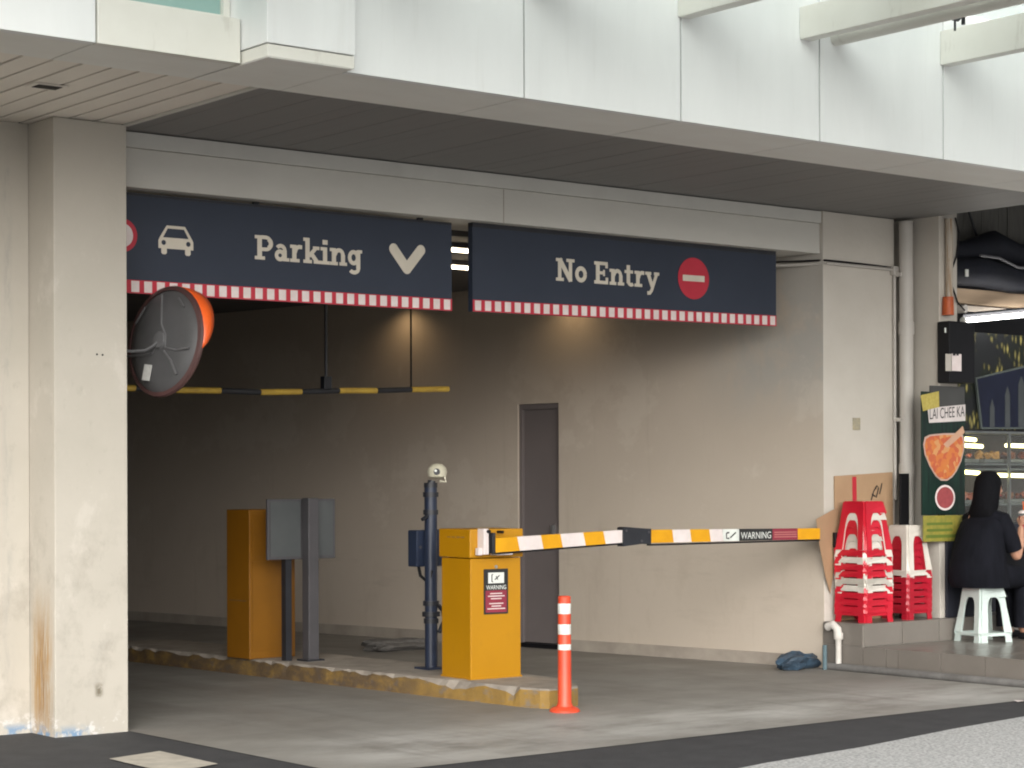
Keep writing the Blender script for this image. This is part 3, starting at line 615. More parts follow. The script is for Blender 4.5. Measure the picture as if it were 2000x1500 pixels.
arm_section(4.288, 6.10, 1.055, 1.152, 1.048, 1.134, [(a, c, mt_, .008 if i < 4 else .0001) for i, (a, c, mt_) in enumerate(fr2)], 'arm_stripe')
b = MB(); b.box((4.288, AV-.02, 1.034), (6.10, AV+.02, 1.046)); b.build('arm_edge', M_black, bg_)
xs = 4.288+1.812*.515; text_mesh('WARNING', .075, M_refl, 'lettering', bg_, (xs, AV-.0235, 1.066), (1, 0, 0), (0, 0, 1), width=1.812*.18)
xs = 4.288+1.812*.43; b = MB(); b.stroke([(xs, 1.115), (xs-.0, 1.075), (xs+.03, 1.073)], .012, AV-.0235); b.stroke([(xs+.04, 1.078), (xs+.10, 1.118)], .012, AV-.0236); b.stroke([(xs, 1.115), (xs+.03, 1.117)], .012, AV-.0239); b.build('symbol', M_ink, bg_)
xs = 4.288+1.812*.715; b = MB(); [b.poly([(xs, z), (xs+.25, z-.001), (xs+.25, z+.008), (xs, z+.009)], AV-.0235) for z in (1.070, 1.088, 1.106)]; b.build('small_print', mat('print_pink', (.45, .16, .15), .6), bg_)

# ------------------------------------------------------------------ flexible bollard
p = onz(1103, 1391, 0)
bo = thing('flexible_bollard', 'orange flexible bollard with three white bands in front of the kerb island', 'bollard', (p.x, p.y, .004))
b = MB(); b.lathe([(0, .0), (.10, .0), (.10, .012), (.085, .026), (.055, .035), (.045, .06), (.042, .75), (.036, .757), (0, .757)], (p.x, p.y, .004), 28); b.build('post', M_orange, bo, True)
for z in (.315+.06, .46+.0+.045, .60+.04): b = MB(); b.lathe([(.0425, z), (.0435, z+.002), (.0435, z+.066), (.0425, z+.068)], (p.x, p.y, .004), 28); b.build('reflective_band', M_refl, bo, True)
for k in range(3): a = k*2.1+.5; b = MB(); b.lathe([(0, .02), (.01, .02), (.01, .026), (0, .027)], (p.x+.075*math.cos(a), p.y+.075*math.sin(a), .004), 8); b.build('bolt', M_dark, bo)

# ------------------------------------------------------------------ ticket machine
t0 = (2.395, 2.56)
tk = thing('ticket_machine', 'orange yellow ticket machine standing at the far end of the island', 'ticket machine', (2.6, 2.7, IZ))
TM = Matrix.Translation((t0[0], t0[1], IZ)) @ Matrix.Rotation(math.radians(3.9), 4, 'Z')
b = MB(TM); b.box((0, 0, 0), (.44, .31, 1.165), .008); b.build('housing', M_yeld, tk)
b = MB(TM); b.box((-.003, .04, .45), (-.0005, .27, .455)); b.build('seam', M_kyel, tk)
b = MB(TM); b.box((.03, -.005, .80), (.41, -.0005, 1.13), .002); b.build('front_panel', M_yeld, tk)
b = MB(TM); b.box((.03, -.004, .06), (.41, -.0005, .76), .002); b.build('service_door', M_yeld, tk)
# ------------------------------------------------------------------ grey sign on posts
sg = thing('sign_stand', 'grey sign boards on a square post beside the ticket machine', 'sign', (2.72, 2.18, IZ))
a0 = onv(522, 975, 2.24); a1 = onv(655, 1090, 2.24)
b = MB(); b.box((a0.x, 2.24, a1.z), (a1.x, 2.262, a0.z), .004); b.build('board_frame', M_greyp, sg)
b = MB(); b.box((a0.x+.025, 2.236, a1.z+.025), (2.66, 2.2395, a0.z-.02)); b.box((2.80, 2.236, a1.z+.025), (a1.x-.025, 2.2395, a0.z-.02)); b.build('board_panel', M_grey, sg)
b = MB(); b.box((2.665, 2.13, IZ-.002), (2.76, 2.225, 1.39), .008); b.build('post', M_greyp, sg)
b = MB(); b.box((2.635, 2.10, IZ-.002), (2.79, 2.255, IZ+.012)); b.build('base_plate', M_dark, sg)
b = MB(); b.box((2.545, 2.27, IZ-.002), (2.60, 2.33, .95)); b.build('rear_post', M_dark, sg)

# ------------------------------------------------------------------ camera pole
cx_, cy_ = 3.005, 1.0
cp = thing('camera_pole', 'dark navy pole with white camera and control box behind the barrier', 'camera pole', (cx_, cy_, IZ))
b = MB(); b.tube([(cx_, cy_, IZ), (cx_, cy_, 1.47)], .047, 16); b.build('pole', M_poln, cp, True)
b = MB(); b.box((cx_-.09, cy_-.09, IZ-.003), (cx_+.09, cy_+.09, IZ+.014), .003); b.build('base_plate', M_poln, cp)
b = MB(); b.box((2.91, cy_+.049, .885), (3.19, cy_+.16, 1.155), .01); bx_ = b.build('control_box', M_poln, cp)
b = MB(); b.tube([(2.945, cy_+.042, 1.03), (2.945, cy_+.05, 1.03)], .012, 8); b.build('lock', M_greyp, bx_)
b = MB(); b.tube([(2.95, cy_+.08, .89), (2.945, cy_+.05, .82), (2.965, cy_+.02, .79), (2.985, cy_-.03, .81), (2.99, cy_-.035, .86)], .012, 8); b.build('cable_loop', M_black, cp, True)
for z, r in ((.52, .066), (.60, .060), (.47, .055), (1.27, .056), (1.40, .058), (1.47, .05)): b = MB(); b.tube([(cx_, cy_, z), (cx_, cy_, z+.035)], r, 14); b.build('clamp', M_dark, cp, True)
b = MB(); b.tube([(cx_-.045, cy_-.02, 1.26), (cx_-.10, cy_-.03, 1.235)], .014, 8); b.build('lever', M_dark, cp)
b = MB(); b.tube([(cx_+.04, cy_-.04, .40), (cx_+.085, cy_-.05, .49), (cx_+.075, cy_-.045, .56), (cx_+.04, cy_-.04, .60)], .016, 8); b.build('hose_loop', M_dark, cp, True)
b = MB(); b.tube([(cx_, cy_, 1.47), (cx_+.01, cy_, 1.52)], .03, 10); b.build('neck', M_dark, cp)
M_camw = mat('camera_white', (.62, .59, .47), .35, (.55, .52, .40), 8)
CMx = Matrix.Translation((cx_+.045, cy_-.02, 1.585)) @ Matrix.Rotation(TH*-1, 4, 'Z')
b = MB(CMx)
prof = [(.0, .062), (.035, .058), (.066, .03), (.074, 0), (.066, -.035), (.05, -.045), (.0, -.05)]; b.lathe(prof, n=22); b.build('camera_shell', M_camw, cp, True)
b = MB(CMx); b.tube([(0, -.06, .0), (0, -.083, -.0)], [.026, .022], 14); b.build('camera_lens', M_dark, cp, True)
b = MB(CMx); b.tube([(-.008, -.084, .008), (-.008, -.0845, .008)], .010, 10); b.build('lens_glint', M_refl, cp)
b = MB(CMx); b.tube([(.055, -.03, -.03), (.065, -.035, -.075), (.02, -.03, -.07)], .008, 6); b.build('camera_cable', M_camw, cp, True)

# ------------------------------------------------------------------ tiled steps
SU = 6.30; SV = -.26; Z1 = .20; Z2 = .38
stp = thing('tiled_step', 'brown tiled step platform in front of the food stall', 'step', (6.5, -1, 0))
def tiles_x(u, v0, v1, z0, z1, tv):        # face looking to -u
    v = v0
    while v < v1-.01:
        e = min(v+tv, v1); b = MB(); b.box((u-.008+random.uniform(-.001, .001), v+.003, z0+.003), (u, e-.003, z1-.003), .001); b.build('tile', M_tile, stp); v = e
def tiles_y(v, u0, u1, z0, z1, tu):        # face looking to -v
    u = u0
    while u < u1-.01:
        e = min(u+tu, u1); b = MB(); b.box((u+.003, v-.008+random.uniform(-.001, .001), z0+.003), (e-.003, v, z1-.003), .001); b.build('tile', M_tile, stp); u = e
def tiles_z(z, u0, u1, v0, v1, t):
    u = u0
    while u < u1-.01:
        e = min(u+t, u1); v = v0
        while v < v1-.01:
            f = min(v+t, v1); b = MB(); b.box((u+.003, v+.003, z), (e-.003, f-.003, z+.008+random.uniform(-.0007, .0007)), .001); b.build('tile', M_tile, stp); v = f
        u = e
VE = -2.3; UE = 9.0
b = MB(); b.box((SU, VE, -.01), (UE, SV-.001, Z1-.008)); b.box((SU, SV, -.01), (UE, .169, Z2-.008)); b.build('core', M_grout, stp)
tiles_x(SU, VE, -.5, .03, Z1, .42); tiles_x(SU, -.5, SV, .03, Z1, .24); tiles_x(SU, SV, .165, .03, Z1, .425); tiles_x(SU, SV, .165, Z1, Z2, .425)
tiles_y(SV, SU, UE, Z1, Z2, .45); tiles_y(VE, SU, UE, .03, Z1, .45)
tiles_z(Z1-.008, SU, UE, VE, SV-.01, .45); tiles_z(Z2-.008, SU, UE, SV, .165, .45)
b = MB(); b.tube([(SU-.06, .05, .03), (SU-.055, -.6, .03), (SU-.06, -1.4, .028), (SU-.05, -2.3, .028), (SU-.05, -2.36, .0)], .030, 12)
tag(b.build('floor_pipe', mat('floor_pipe', (.17, .165, .16), .7, (.11, .105, .1), 6), None, True), 'grey pipe along the foot of the tiled step', 'pipe')
# small trap pipe at the pillar foot
tr_ = thing('waste_trap', 'white plastic waste trap at the foot of the right pillar', 'pipe', (6.27, .06, 0))
MB().tube([(6.255, .08, .34), (6.255, .02, .36), (6.25, -.03, .33), (6.25, -.04, .26)], .034, 12).build('bend', M_pvc, tr_, True)
MB().tube([(6.25, -.04, .27), (6.25, -.04, .03)], .024, 12).build('pipe', M_pvc, tr_, True)
MB().tube([(6.25, -.04, .25), (6.25, -.04, .30)], .038, 12).build('collar', M_pvc, tr_, True)
MB().tube([(6.20, .06, .005), (6.20, .06, .20)], .018, 8).build('riser', mat('teal_pipe', (.09, .14, .16), .6), tr_, True)

# ------------------------------------------------------------------ plastic stools
def stool_mesh(h=.45, sb=.172, stp_=.121, stacked=False):
    hw = [lambda t: sb+(stp_-sb)*t][0]
    lv = [(0, .54), (.12, .54), (.12, 0), (.175, 0), (.175, .50), (.62, .47), (.70, .43), (.76, .36), (.795, .26), (.81, .15), (.81, 0), (.96, 0), (1.0, 0)]
    if stacked: lv = [(0, .52), (.052, .52), (.052, 0), (.152, 0), (.152, .50)] + lv[5:]     # deep foot rail that laps over the stool below
    b = MB()
    for q in range(4):
        Rm = Matrix.Rotation(q*math.pi/2, 4, 'Z'); vs = []; fs = []
        def P(s, t): k = hw(t); return tuple(Rm @ Vector((s*k, -k, t*h)))
        for (t0_, w0_), (t1_, w1_) in zip(lv[:-1], lv[1:]):
            if t0_ == t1_: continue
            o = len(vs)
            if w0_ == 0 and w1_ == 0: vs += [P(-1, t0_), P(1, t0_), P(1, t1_), P(-1, t1_)]; fs.append((o, o+1, o+2, o+3))
            else:
                vs += [P(-1, t0_), P(-w0_, t0_), P(-w1_, t1_), P(-1, t1_), P(w0_, t0_), P(1, t0_), P(1, t1_), P(w1_, t1_)]; fs += [(o, o+1, o+2, o+3), (o+4, o+5, o+6, o+7)]
        b.add(vs, fs)
    k = stp_; r = .03; n = 5
    pts = []
    for cx, cy, a0 in ((k-r, k-r, 0), (-k+r, k-r, 90), (-k+r, -k+r, 180), (k-r, -k+r, 270)):
        for i in range(n+1): a = math.radians(a0+90*i/n); pts.append((cx+r*math.cos(a), cy+r*math.sin(a)))
    return b
frame_mesh = {}
def stool(mt, loc, rz, label, group, stacked=True):
    r = thing('plastic_stool', label, 'stool', loc, group); r.rotation_euler = (0, 0, rz)
    key = (mt.name, stacked)
    if key not in frame_mesh:
        b = stool_mesh(stacked=stacked); bm = bmesh.new(); vv = [bm.verts.new(p) for p in b.v]
        for f in b.f: bm.faces.new([vv[i] for i in f])
        bmesh.ops.remove_doubles(bm, verts=bm.verts[:], dist=.0008); bmesh.ops.recalc_face_normals(bm, faces=bm.faces[:])
        # soften the four corners
        ed = [e for e in bm.edges if abs(abs(e.verts[0].co.x)-abs(e.verts[0].co.y)) < .001 and abs(abs(e.verts[1].co.x)-abs(e.verts[1].co.y)) < .001 and abs(e.verts[0].co.z-e.verts[1].co.z) > .001]
        bmesh.ops.bevel(bm, geom=ed, offset=.016, segments=2, affect='EDGES')
        me = bpy.data.meshes.new('leg_frame'); bm.to_mesh(me); bm.free(); me.materials.append(mt)
        sb = bmesh.new(); bmesh.ops.create_cube(sb, size=1)
        for p in sb.verts: p.co = Vector((p.co.x*.246, p.co.y*.246, .449+p.co.z*.016))
        ve = [e for e in sb.edges if abs(e.verts[0].co.z-e.verts[1].co.z) > .01]; bmesh.ops.bevel(sb, geom=ve, offset=.028, segments=3, affect='EDGES')
        te = [e for e in sb.edges if min(e.verts[0].co.z, e.verts[1].co.z) > .45]; bmesh.ops.bevel(sb, geom=te, offset=.005, segments=2, affect='EDGES')
        m2 = bpy.data.meshes.new('seat'); sb.to_mesh(m2); sb.free(); m2.materials.append(mt)
        frame_mesh[key] = (me, m2)
    me, m2 = frame_mesh[key]
    o = bpy.data.objects.new('leg_frame', me); COL.objects.link(o); o.parent = r; s = o.modifiers.new('thick', 'SOLIDIFY'); s.thickness = .0045; s.offset = -1
    o = bpy.data.objects.new('seat', m2); COL.objects.link(o); o.parent = r
    return r
cl = [M_sred, M_swht, M_sred, M_sred, M_sgry, M_swht, M_sred, M_sred, M_sred, M_sred]; names = {M_sred.name: 'red', M_swht.name: 'white', M_sgry.name: 'greyish white', M_sred2.name: 'red'}
ordn = ['topmost', 'second', 'third', 'fourth', 'fifth', 'sixth', 'seventh', 'eighth', 'ninth', 'tenth']
lx, ly = 6.375+.172, -.215+.172
for i in range(9, -1, -1):
    stool(cl[i], (lx+random.uniform(-.003, .003), ly+random.uniform(-.003, .003), Z2+(9-i)*.0565), random.uniform(-.012, .012),
          '%s plastic stool, %s from the top of the tall stack by the pillar' % (names[cl[i].name], ordn[i]) if i else 'red plastic stool topmost of the tall stack by the pillar', 'stools in the tall stack', i < 9)
rx, ry = onz(1760, 1210, Z2).x+.15, -.225+.172+.02
rc = [M_swht]+[M_sred2]*6
for i in range(6, -1, -1):
    stool(rc[i], (rx+random.uniform(-.003, .003), ry, Z2+(6-i)*.056), random.uniform(-.01, .01)-.03,
          'red plastic stool, %s from the top of the short stack under the banner' % ordn[i] if i else 'white plastic stool topmost of the short stack under the banner', 'stools in the short stack', i < 6).scale = (.88, .88, .94)
wx, wy = 7.47, -.50
stool(M_sgrn, (wx, wy, Z1), math.radians(-12), 'pale green white plastic stool the woman in black sits on', 'stools in use', False)

# ------------------------------------------------------------------ cardboard, black board
c0 = onv(1632, 930, .145); c1 = onv(1745, 922, .145)
cbx = thing('cardboard_sheet', 'brown flattened cardboard box with red tape behind the tall stool stack', 'cardboard', ((c0.x+c1.x)/2, .15, Z2))
b = MB(); b.add([(c0.x, .140, Z2), (c1.x, .140, Z2), (c1.x, .155, c1.z), (c0.x, .155, c0.z), (c0.x, .150, Z2), (c1.x, .150, Z2), (c1.x, .165, c1.z), (c0.x, .165, c0.z)], [(0, 1, 2, 3), (7, 6, 5, 4), (0, 3, 7, 4), (1, 5, 6, 2), (3, 2, 6, 7), (0, 4, 5, 1)]); b.build('sheet', M_card, cbx)
tx = onv(1670, 930, .145).x; b = MB(); b.add([(tx-.025, .1375, Z2+.01), (tx+.025, .1375, Z2+.01), (tx+.025, .1525, c0.z-.005), (tx-.025, .1525, c0.z-.005)], [(0, 1, 2, 3)]); b.build('tape', M_tape, cbx)
ix = onv(1702, 965, .145); b = MB()
for j, pts in enumerate(([(0, -.05), (.03, .02), (.06, .06)], [(.01, .0), (.05, -.02)], [(.06, -.03), (.09, .05), (.07, .07), (.05, .04)], [(.10, .0), (.12, .05), (.13, .09)])): b.stroke([(ix.x+p[0], ix.z+p[1]) for p in pts], .012, .1475-.0004*j)
b.build('marking', M_ink, cbx)
p1 = onv(1596, 1010, -.01)
cl_ = thing('cardboard_leaf', 'brown cardboard flap leaning between the pillar edge and the tall stool stack', 'cardboard', (6.2, .05, .75))
fl = [onv(x, y, v) for x, y, v in ((1594, 1014, .06), (1634, 992, .14), (1640, 1030, .15), (1622, 1160, .15), (1612, 1125, .12), (1600, 1062, .08))]
b = MB(); b.add(fl + [p+Vector((.004, .006, 0)) for p in fl], [tuple(range(6)), tuple(range(11, 5, -1))] + [(i, i+6, (i+1) % 6+6, (i+1) % 6) for i in range(6)]); b.build('flap', M_card, cl_)
g0 = onv(1617, 1045, .135); b = MB(); b.box((g0.x+.05, .10, g0.z-.10), (g0.x+.075, .13, g0.z+.02), .004); b.build('clip', M_black, cl_)
k0 = onv(1755, 925, .02); k1 = onv(1772, 925, .02)
b = MB(); b.box((k0.x, .0, Z2), (k1.x, .018, k0.z), .003); tag(b.build('black_board', M_black), 'narrow black board upright between the drain pipe and the cardboard', 'board')

# ------------------------------------------------------------------ food stall
FS = thing('food_stall', 'dim food stall front with dark counter right of the pillar', 'stall', (8.3, .3, Z2))
CV = .05
b = MB(); b.box((7.565, CV, Z2-.2), (9.6, .60, 1.13)); b.build('counter', mat('counter_dark', (.010, .011, .017), .5, (.016, .017, .025), 3), FS)
b = MB(); b.box((7.57, 1.55, Z2-.3), (11.5, 1.7, 4.0)); b.build('back_wall', M_void, FS)
b = MB(); b.box((7.57, -.0, 4.0), (11.5, 1.7, 4.04)); b.build('ceiling', M_void, FS)
b = MB(); b.box((7.57, .3, -.01), (11.5, 1.7, Z2-.01)); b.build('floor', M_tile, FS)
g = onv(1876, 563, CV); g2 = onv(1876, 592, CV)
b = MB(); b.box((7.565, CV, g2.z), (10.2, CV+.08, g.z), .004); b.build('timber_beam', M_tan, FS)
b = MB(); b.box((7.565, CV+.03, g2.z-.06), (10.2, CV+.05, g2.z-.012)); b.build('lower_rail', M_skirt, FS)
# grey boarding above with its own planks
gt = onv(1876, 405, .25).z
x = 7.57
for k in range(16):
    wd_ = .12; b = MB(); b.box((x, .25+random.uniform(0, .01), g.z+.35), (x+wd_-.006, .27, gt+.2)); b.build('board', mat('grey_boarding', (.16, .155, .14), .85, (.09, .088, .08), 5, .8, .3, 20, stretch=(8, 8, .8)), FS); x += wd_
b = MB(); b.tube([(8.14, .2, g.z+.75), (8.34, .2, g.z+.36)], .012, 6); b.build('strut', M_dark, FS)
# folded dark awning on the beam
def awning(name, pts, r, mt): 
    b = MB(); b.tube(pts, r, 12); o = b.build(name, mt, FS, True); return o
M_awn = mat('awning_navy', (.006, .008, .017), .8, (.004, .005, .010), 6, .7, .3, 20)
awning('rolled_awning', [(7.6, .02, g.z+.12), (8.1, .03, g.z+.15), (8.5, .02, g.z+.11), (9.4, .03, g.z+.13)], [.10, .13, .12, .13], M_awn)
awning('rolled_awning', [(7.6, .12, g.z+.30), (8.0, .10, g.z+.33), (8.35, .09, g.z+.40), (8.7, .1, g.z+.34), (9.4, .12, g.z+.36)], [.07, .09, .13, .10, .1], M_awn)
awning('awning_rod', [(7.95, -.10, g.z+.27), (8.2, -.10, g.z+.265), (8.45, -.1, g.z+.20), (9.4, -.1, g.z+.24)], .012, mat('rod_grey', (.13, .13, .14), .5))
c = onv(1890, 533, -.12); b = MB(); b.box((c.x-.02, -.12, c.z-.03), (c.x+.015, -.105, c.z+.03), .005); b.build('clip', M_refl, FS)
# tube lamp running towards the street
a = onu(1884, 626, 8.0); 
tl = thing('tube_lamp', 'bright white tube lamp under the stall beam', 'lamp', (8.3, -.1, 2.85))
ta = onv(1884, 626, -.02); tb = onv(2030, 612, -.12)
MB().tube([ta, tb], .020, 12).build('tube', M_lampw, tl, True)
MB().tube([ta+Vector((-.03, .003, 0)), ta+Vector((.0, 0, 0))], .026, 10).build('end_cap', M_refl, tl, True)
MB().tube([ta+Vector((0, .03, .045)), tb+Vector((0, .03, .045))], .02, 6).build('batten', M_dark, tl)
lf = onv(1880, 604, -.05); b = MB(); b.tube([(lf.x-.02, -.02, lf.z), (lf.x-.02, -.10, lf.z)], .035, 12); tag(b.build('round_lamp_holder', M_pvc, None, True), 'small round pale fitting beside the tube lamp', 'fitting')
# picture board, skyline picture
M_pic = bpy.data.materials.new('menu_picture'); M_pic.use_nodes = True; t = M_pic.node_tree; bb = t.nodes['Principled BSDF']; bb.inputs['Roughness'].default_value = .35
ge = t.nodes.new('ShaderNodeNewGeometry'); mp = t.nodes.new('ShaderNodeMapping'); mp.inputs['Rotation'].default_value = (0, math.radians(40), 0); mp.inputs['Scale'].default_value = (26, 1, 9); t.links.new(ge.outputs['Position'], mp.inputs[0])
vo = t.nodes.new('ShaderNodeTexVoronoi'); vo.inputs['Scale'].default_value = 1.0; t.links.new(mp.outputs[0], vo.inputs['Vector'])
cr = t.nodes.new('ShaderNodeValToRGB'); cr.color_ramp.elements[0].position = .16; cr.color_ramp.elements[0].color = (.34, .29, .09, 1); cr.color_ramp.elements[1].position = .5; cr.color_ramp.elements[1].color = (.010, .013, .008, 1); t.links.new(vo.outputs['Distance'], cr.inputs[0])
nz = t.nodes.new('ShaderNodeTexNoise'); nz.inputs['Scale'].default_value = 3.5; t.links.new(ge.outputs['Position'], nz.inputs['Vector'])
mr = t.nodes.new('ShaderNodeMapRange'); mr.inputs['From Min'].default_value = .42; mr.inputs['From Max'].default_value = .56; t.links.new(nz.outputs['Fac'], mr.inputs[0])
mx = t.nodes.new('ShaderNodeMix'); mx.data_type = 'RGBA'; mx.inputs['A'].default_value = (.010, .011, .012, 1); t.links.new(mr.outputs[0], mx.inputs['Factor']); t.links.new(cr.outputs[0], mx.inputs['B']); t.links.new(mx.outputs['Result'], bb.inputs['Base Color'])
q0 = onv(1880, 652, .10); q1 = onv(2060, 842, .10)
PB = thing('menu_board', 'dark picture board with yellow dotted pattern above the food display', 'board', ((q0.x+q1.x)/2, .1, q1.z))
b = MB(); b.box((q0.x-.1, .10, q1.z), (q1.x, .13, q0.z+.02)); b.build('panel', M_pic, PB)
PS = thing('skyline_picture', 'navy picture of pale towers on the menu board', 'picture', onv(1960, 790, .08))
pq = [onv(x, y, .07) for x, y in ((1917, 838), (1906, 738), (2060, 700), (2060, 838))]
pa = [(p.x, p.z) for p in pq]; b = MB(); b.poly(pa, .07, .02); b.build('frame', mat('picture_edge', (.08, .095, .09), .5), PS)
cxp = sum(p[0] for p in pa)/4; czp = sum(p[1] for p in pa)/4; b = MB(); b.poly([(cxp+(p[0]-cxp)*.97, czp+(p[1]-czp)*.94) for p in pa], .068); b.build('picture', mat('picture_navy', (.006, .008, .022), .3, (.009, .012, .03), 5), PS)
for x, y0, y1, wd_ in ((1938, 835, 790, 12), (1968, 835, 765, 13), (1995, 835, 745, 16)):
    p0 = onv(x, y0, .0667); p1 = onv(x, y1, .0667); ww = wd_/240*1.28; b = MB(); b.poly([(p0.x-ww/2, p0.z), (p0.x+ww/2, p0.z), (p0.x+ww/2, p1.z-.03), (p0.x, p1.z+.05), (p0.x-ww/2, p1.z-.03)], .0667); b.build('tower_print', mat('tower_print', (.055, .062, .066), .5), PS)
# glass display with lit shelves
M_shelf = mat('shelf_metal', (.20, .21, .21), .35, (.15, .16, .16), 9, metal=.5)
DC = thing('food_display', 'lit glass food display case on the stall counter', 'display case', (8.6, .2, 1.1))
y845 = onv(1900, 846, CV).z; 
def shelf_z(y): return onv(1900, y, CV).z
for nm, y in (('shelf', 905), ('shelf', 915), ('shelf', 985)):
    z = shelf_z(y); b = MB(); b.box((7.6, CV+.02, z-.012), (9.5, .58, z)); b.build(nm, M_shelf, DC)
for y, xa, xb in ((870, 1884, 1918), (870, 1965, 2040), (857, 1884, 1905), (922, 1884, 1912), (928, 1945, 2040)):
    p0 = onv(xa, y, CV+.04); p1 = onv(xb, y+2, CV+.04); MB().tube([p0, p1], .017, 8).build('light_strip', M_lampy, DC)
b = MB(); b.box((7.6, .56, 1.13), (9.5, .58, y845)); b.build('rear_panel', mat('display_back', (.05, .028, .018), .5, (.03, .018, .012), 6), DC)
b = MB(); 
for xx in (onv(1973, 900, CV).x, 9.0, 9.48): b.box((xx-.012, CV, 1.13), (xx+.012, CV+.024, y845))
b.box((7.6, CV, y845), (9.5, .58, y845+.02)); b.build('frame', M_shelf, DC)
b = MB(); b.box((7.6, CV+.003, 1.135), (9.49, CV+.007, y845-.002)); b.build('pane', M_glassc, DC)
M_food = [mat('food_brown', (.16, .05, .02), .5, (.07, .02, .01), 25), mat('food_red', (.30, .06, .02), .4, (.15, .03, .012), 25), mat('food_gold', (.42, .22, .05), .5, (.25, .11, .02), 25)]
r = random.Random(5)
for y in (903, 984):
    z = shelf_z(y)
    for k in range(5):
        x = 7.75+k*.34; tg = thing('food_tray', '%s steel tray, of %s food, on the %s shelf of the display' % (('first', 'second', 'third', 'fourth', 'fifth')[k], ('brown', 'red', 'golden')[k % 3], 'upper' if y < 950 else 'lower'), 'tray', (x, .25, z), 'food trays in the display')
        b = MB(); b.box((x-.13, .14, z+.001), (x+.13, .44, z+.03), .004); b.build('tray', M_shelf, tg)
        b = MB()
        for j in range(10):
            fx, fy = x+r.uniform(-.1, .1), r.uniform(.18, .40); s = r.uniform(.03, .05); bm = bmesh.new(); bmesh.ops.create_icosphere(bm, subdivisions=1, radius=s)
            b.add([(fx+p.co.x*1.3, fy+p.co.y, z+.045+p.co.z*.8+r.uniform(0, .04)) for p in bm.verts], [[q.index for q in f.verts] for f in bm.faces]); bm.free()
        o = b.build('food', M_food[k % 3], tg, True); o['kind'] = 'stuff'
# electrical box, papers, orange junction on the wall end
e0 = onv(1833, 628, -.19); e1 = onv(1884, 750, -.19)
EB = thing('equipment_box', 'black equipment box with paper notices on the end of the stall wall', 'box', ((e0.x+e1.x)/2, -.2, e1.z))
b = MB(); b.box((e0.x, -.30, e1.z), (e1.x, -.173, e0.z), .012); b.build('box', M_black, EB)
for xx, wd_, mt_ in ((1852, .035, M_sgry), (1868, .06, M_stripew)):
    p = onv(xx, 708, -.302); b = MB(); b.box((p.x-wd_, -.305, p.z-.07), (p.x+wd_, -.3015, p.z+.07)); b.build('notice', mt_, EB)
p = onv(1868, 692, -.307); b = MB(); b.box((p.x-.045, -.307, p.z-.012), (p.x-.01, -.3055, p.z+.004)); b.box((p.x+.0, -.307, p.z-.01), (p.x+.03, -.3055, p.z+.004)); b.build('notice_print', M_ink, EB)
p = onv(1846, 645, -.302); b = MB(); b.box((p.x-.008, -.306, p.z-.02), (p.x+.008, -.3015, p.z+.02)); b.build('indicator', M_refl, EB)
p = onv(1848, 597, -.19); b = MB(); b.tube([(p.x, -.21, p.z-.08), (p.x, -.21, p.z+.07)], [.05, .045], 14)
tag(b.build('orange_pipe_end', mat('orange_pipe', (.50, .10, .02), .5, (.35, .06, .015), 9), None, True), 'orange pipe end above the black equipment box', 'pipe')
p = onv(1850, 480, -.185); b = MB(); b.tube([(p.x, -.205, onv(1848, 580, -.2).z), (p.x, -.205, H-.02)], .032, 12); tag(b.build('rusty_pipe', M_rust, None, True), 'rust stained pipe rising above the orange pipe end', 'pipe')
cb_ = [onv(x, y, -.19) for x, y in ((1866, 425), (1873, 455), (1868, 500), (1858, 530), (1860, 560), (1870, 590), (1884, 606))]
tag(MB().tube(cb_, .008, 6).build('hanging_cable', M_black, None, True), 'loose black cable hanging beside the rusty pipe', 'cable')
# drink banner
def drink_mat():
    mt = mat('drink_orange', (.58, .24, .06), .4, (.50, .10, .05), 9, .9); t = mt.node_tree; b = t.nodes['Principled BSDF']; src = b.inputs['Base Color'].links[0].from_socket
    g = t.nodes.new('ShaderNodeNewGeometry'); v = t.nodes.new('ShaderNodeTexVoronoi'); v.inputs['Scale'].default_value = 26; t.links.new(g.outputs['Position'], v.inputs['Vector'])
    c = t.nodes.new('ShaderNodeValToRGB'); e = c.color_ramp.elements; e[0].position = .2; e[0].color = (.42, .05, .04, 1); e[1].position = .8; e[1].color = (.60, .38, .16, 1); x = e.new(.5); x.color = (.56, .17, .04, 1); c.color_ramp.interpolation = 'CONSTANT'
    sp_ = t.nodes.new('ShaderNodeSeparateColor'); t.links.new(v.outputs['Color'], sp_.inputs[0]); t.links.new(sp_.outputs[0], c.inputs[0])
    m_ = t.nodes.new('ShaderNodeMix'); m_.data_type = 'RGBA'; m_.inputs['Factor'].default_value = .5; t.links.new(src, m_.inputs['A']); t.links.new(c.outputs[0], m_.inputs['B']); t.links.new(m_.outputs['Result'], b.inputs['Base Color']); return mt
n0 = onv(1800, 757, -.215); n1 = onv(1885, 1005, -.215); n2 = onv(1885, 1056, -.215)
BN = thing('drink_banner', 'dark banner picturing an iced fruit drink under a white name label', 'banner', ((n0.x+n1.x)/2, -.21, n1.z))
M_ban = mat('banner_print', (.004, .008, .008), .4, (.008, .034, .022), 7, .5, stretch=(9, 9, .5)); 
b = MB(); b.box((n0.x, -.215, n1.z), (n1.x, -.205, n0.z-.03)); b.build('sheet', M_ban, BN)
b = MB(); b.box((onv(1817, 760, -.215).x, -.2155, onv(1850, 795, -.215).z), (n1.x-.002, -.204, n0.z+.02)); b.build('top_panel', mat('banner_grey', (.06, .06, .058), .5), BN)
def bn(x, y, v): p = onv(x, y, v); return (p.x, p.z)
y_ = -.2185
M_drk = drink_mat(); M_cream2 = mat('label_white', (.66, .60, .58), .5)
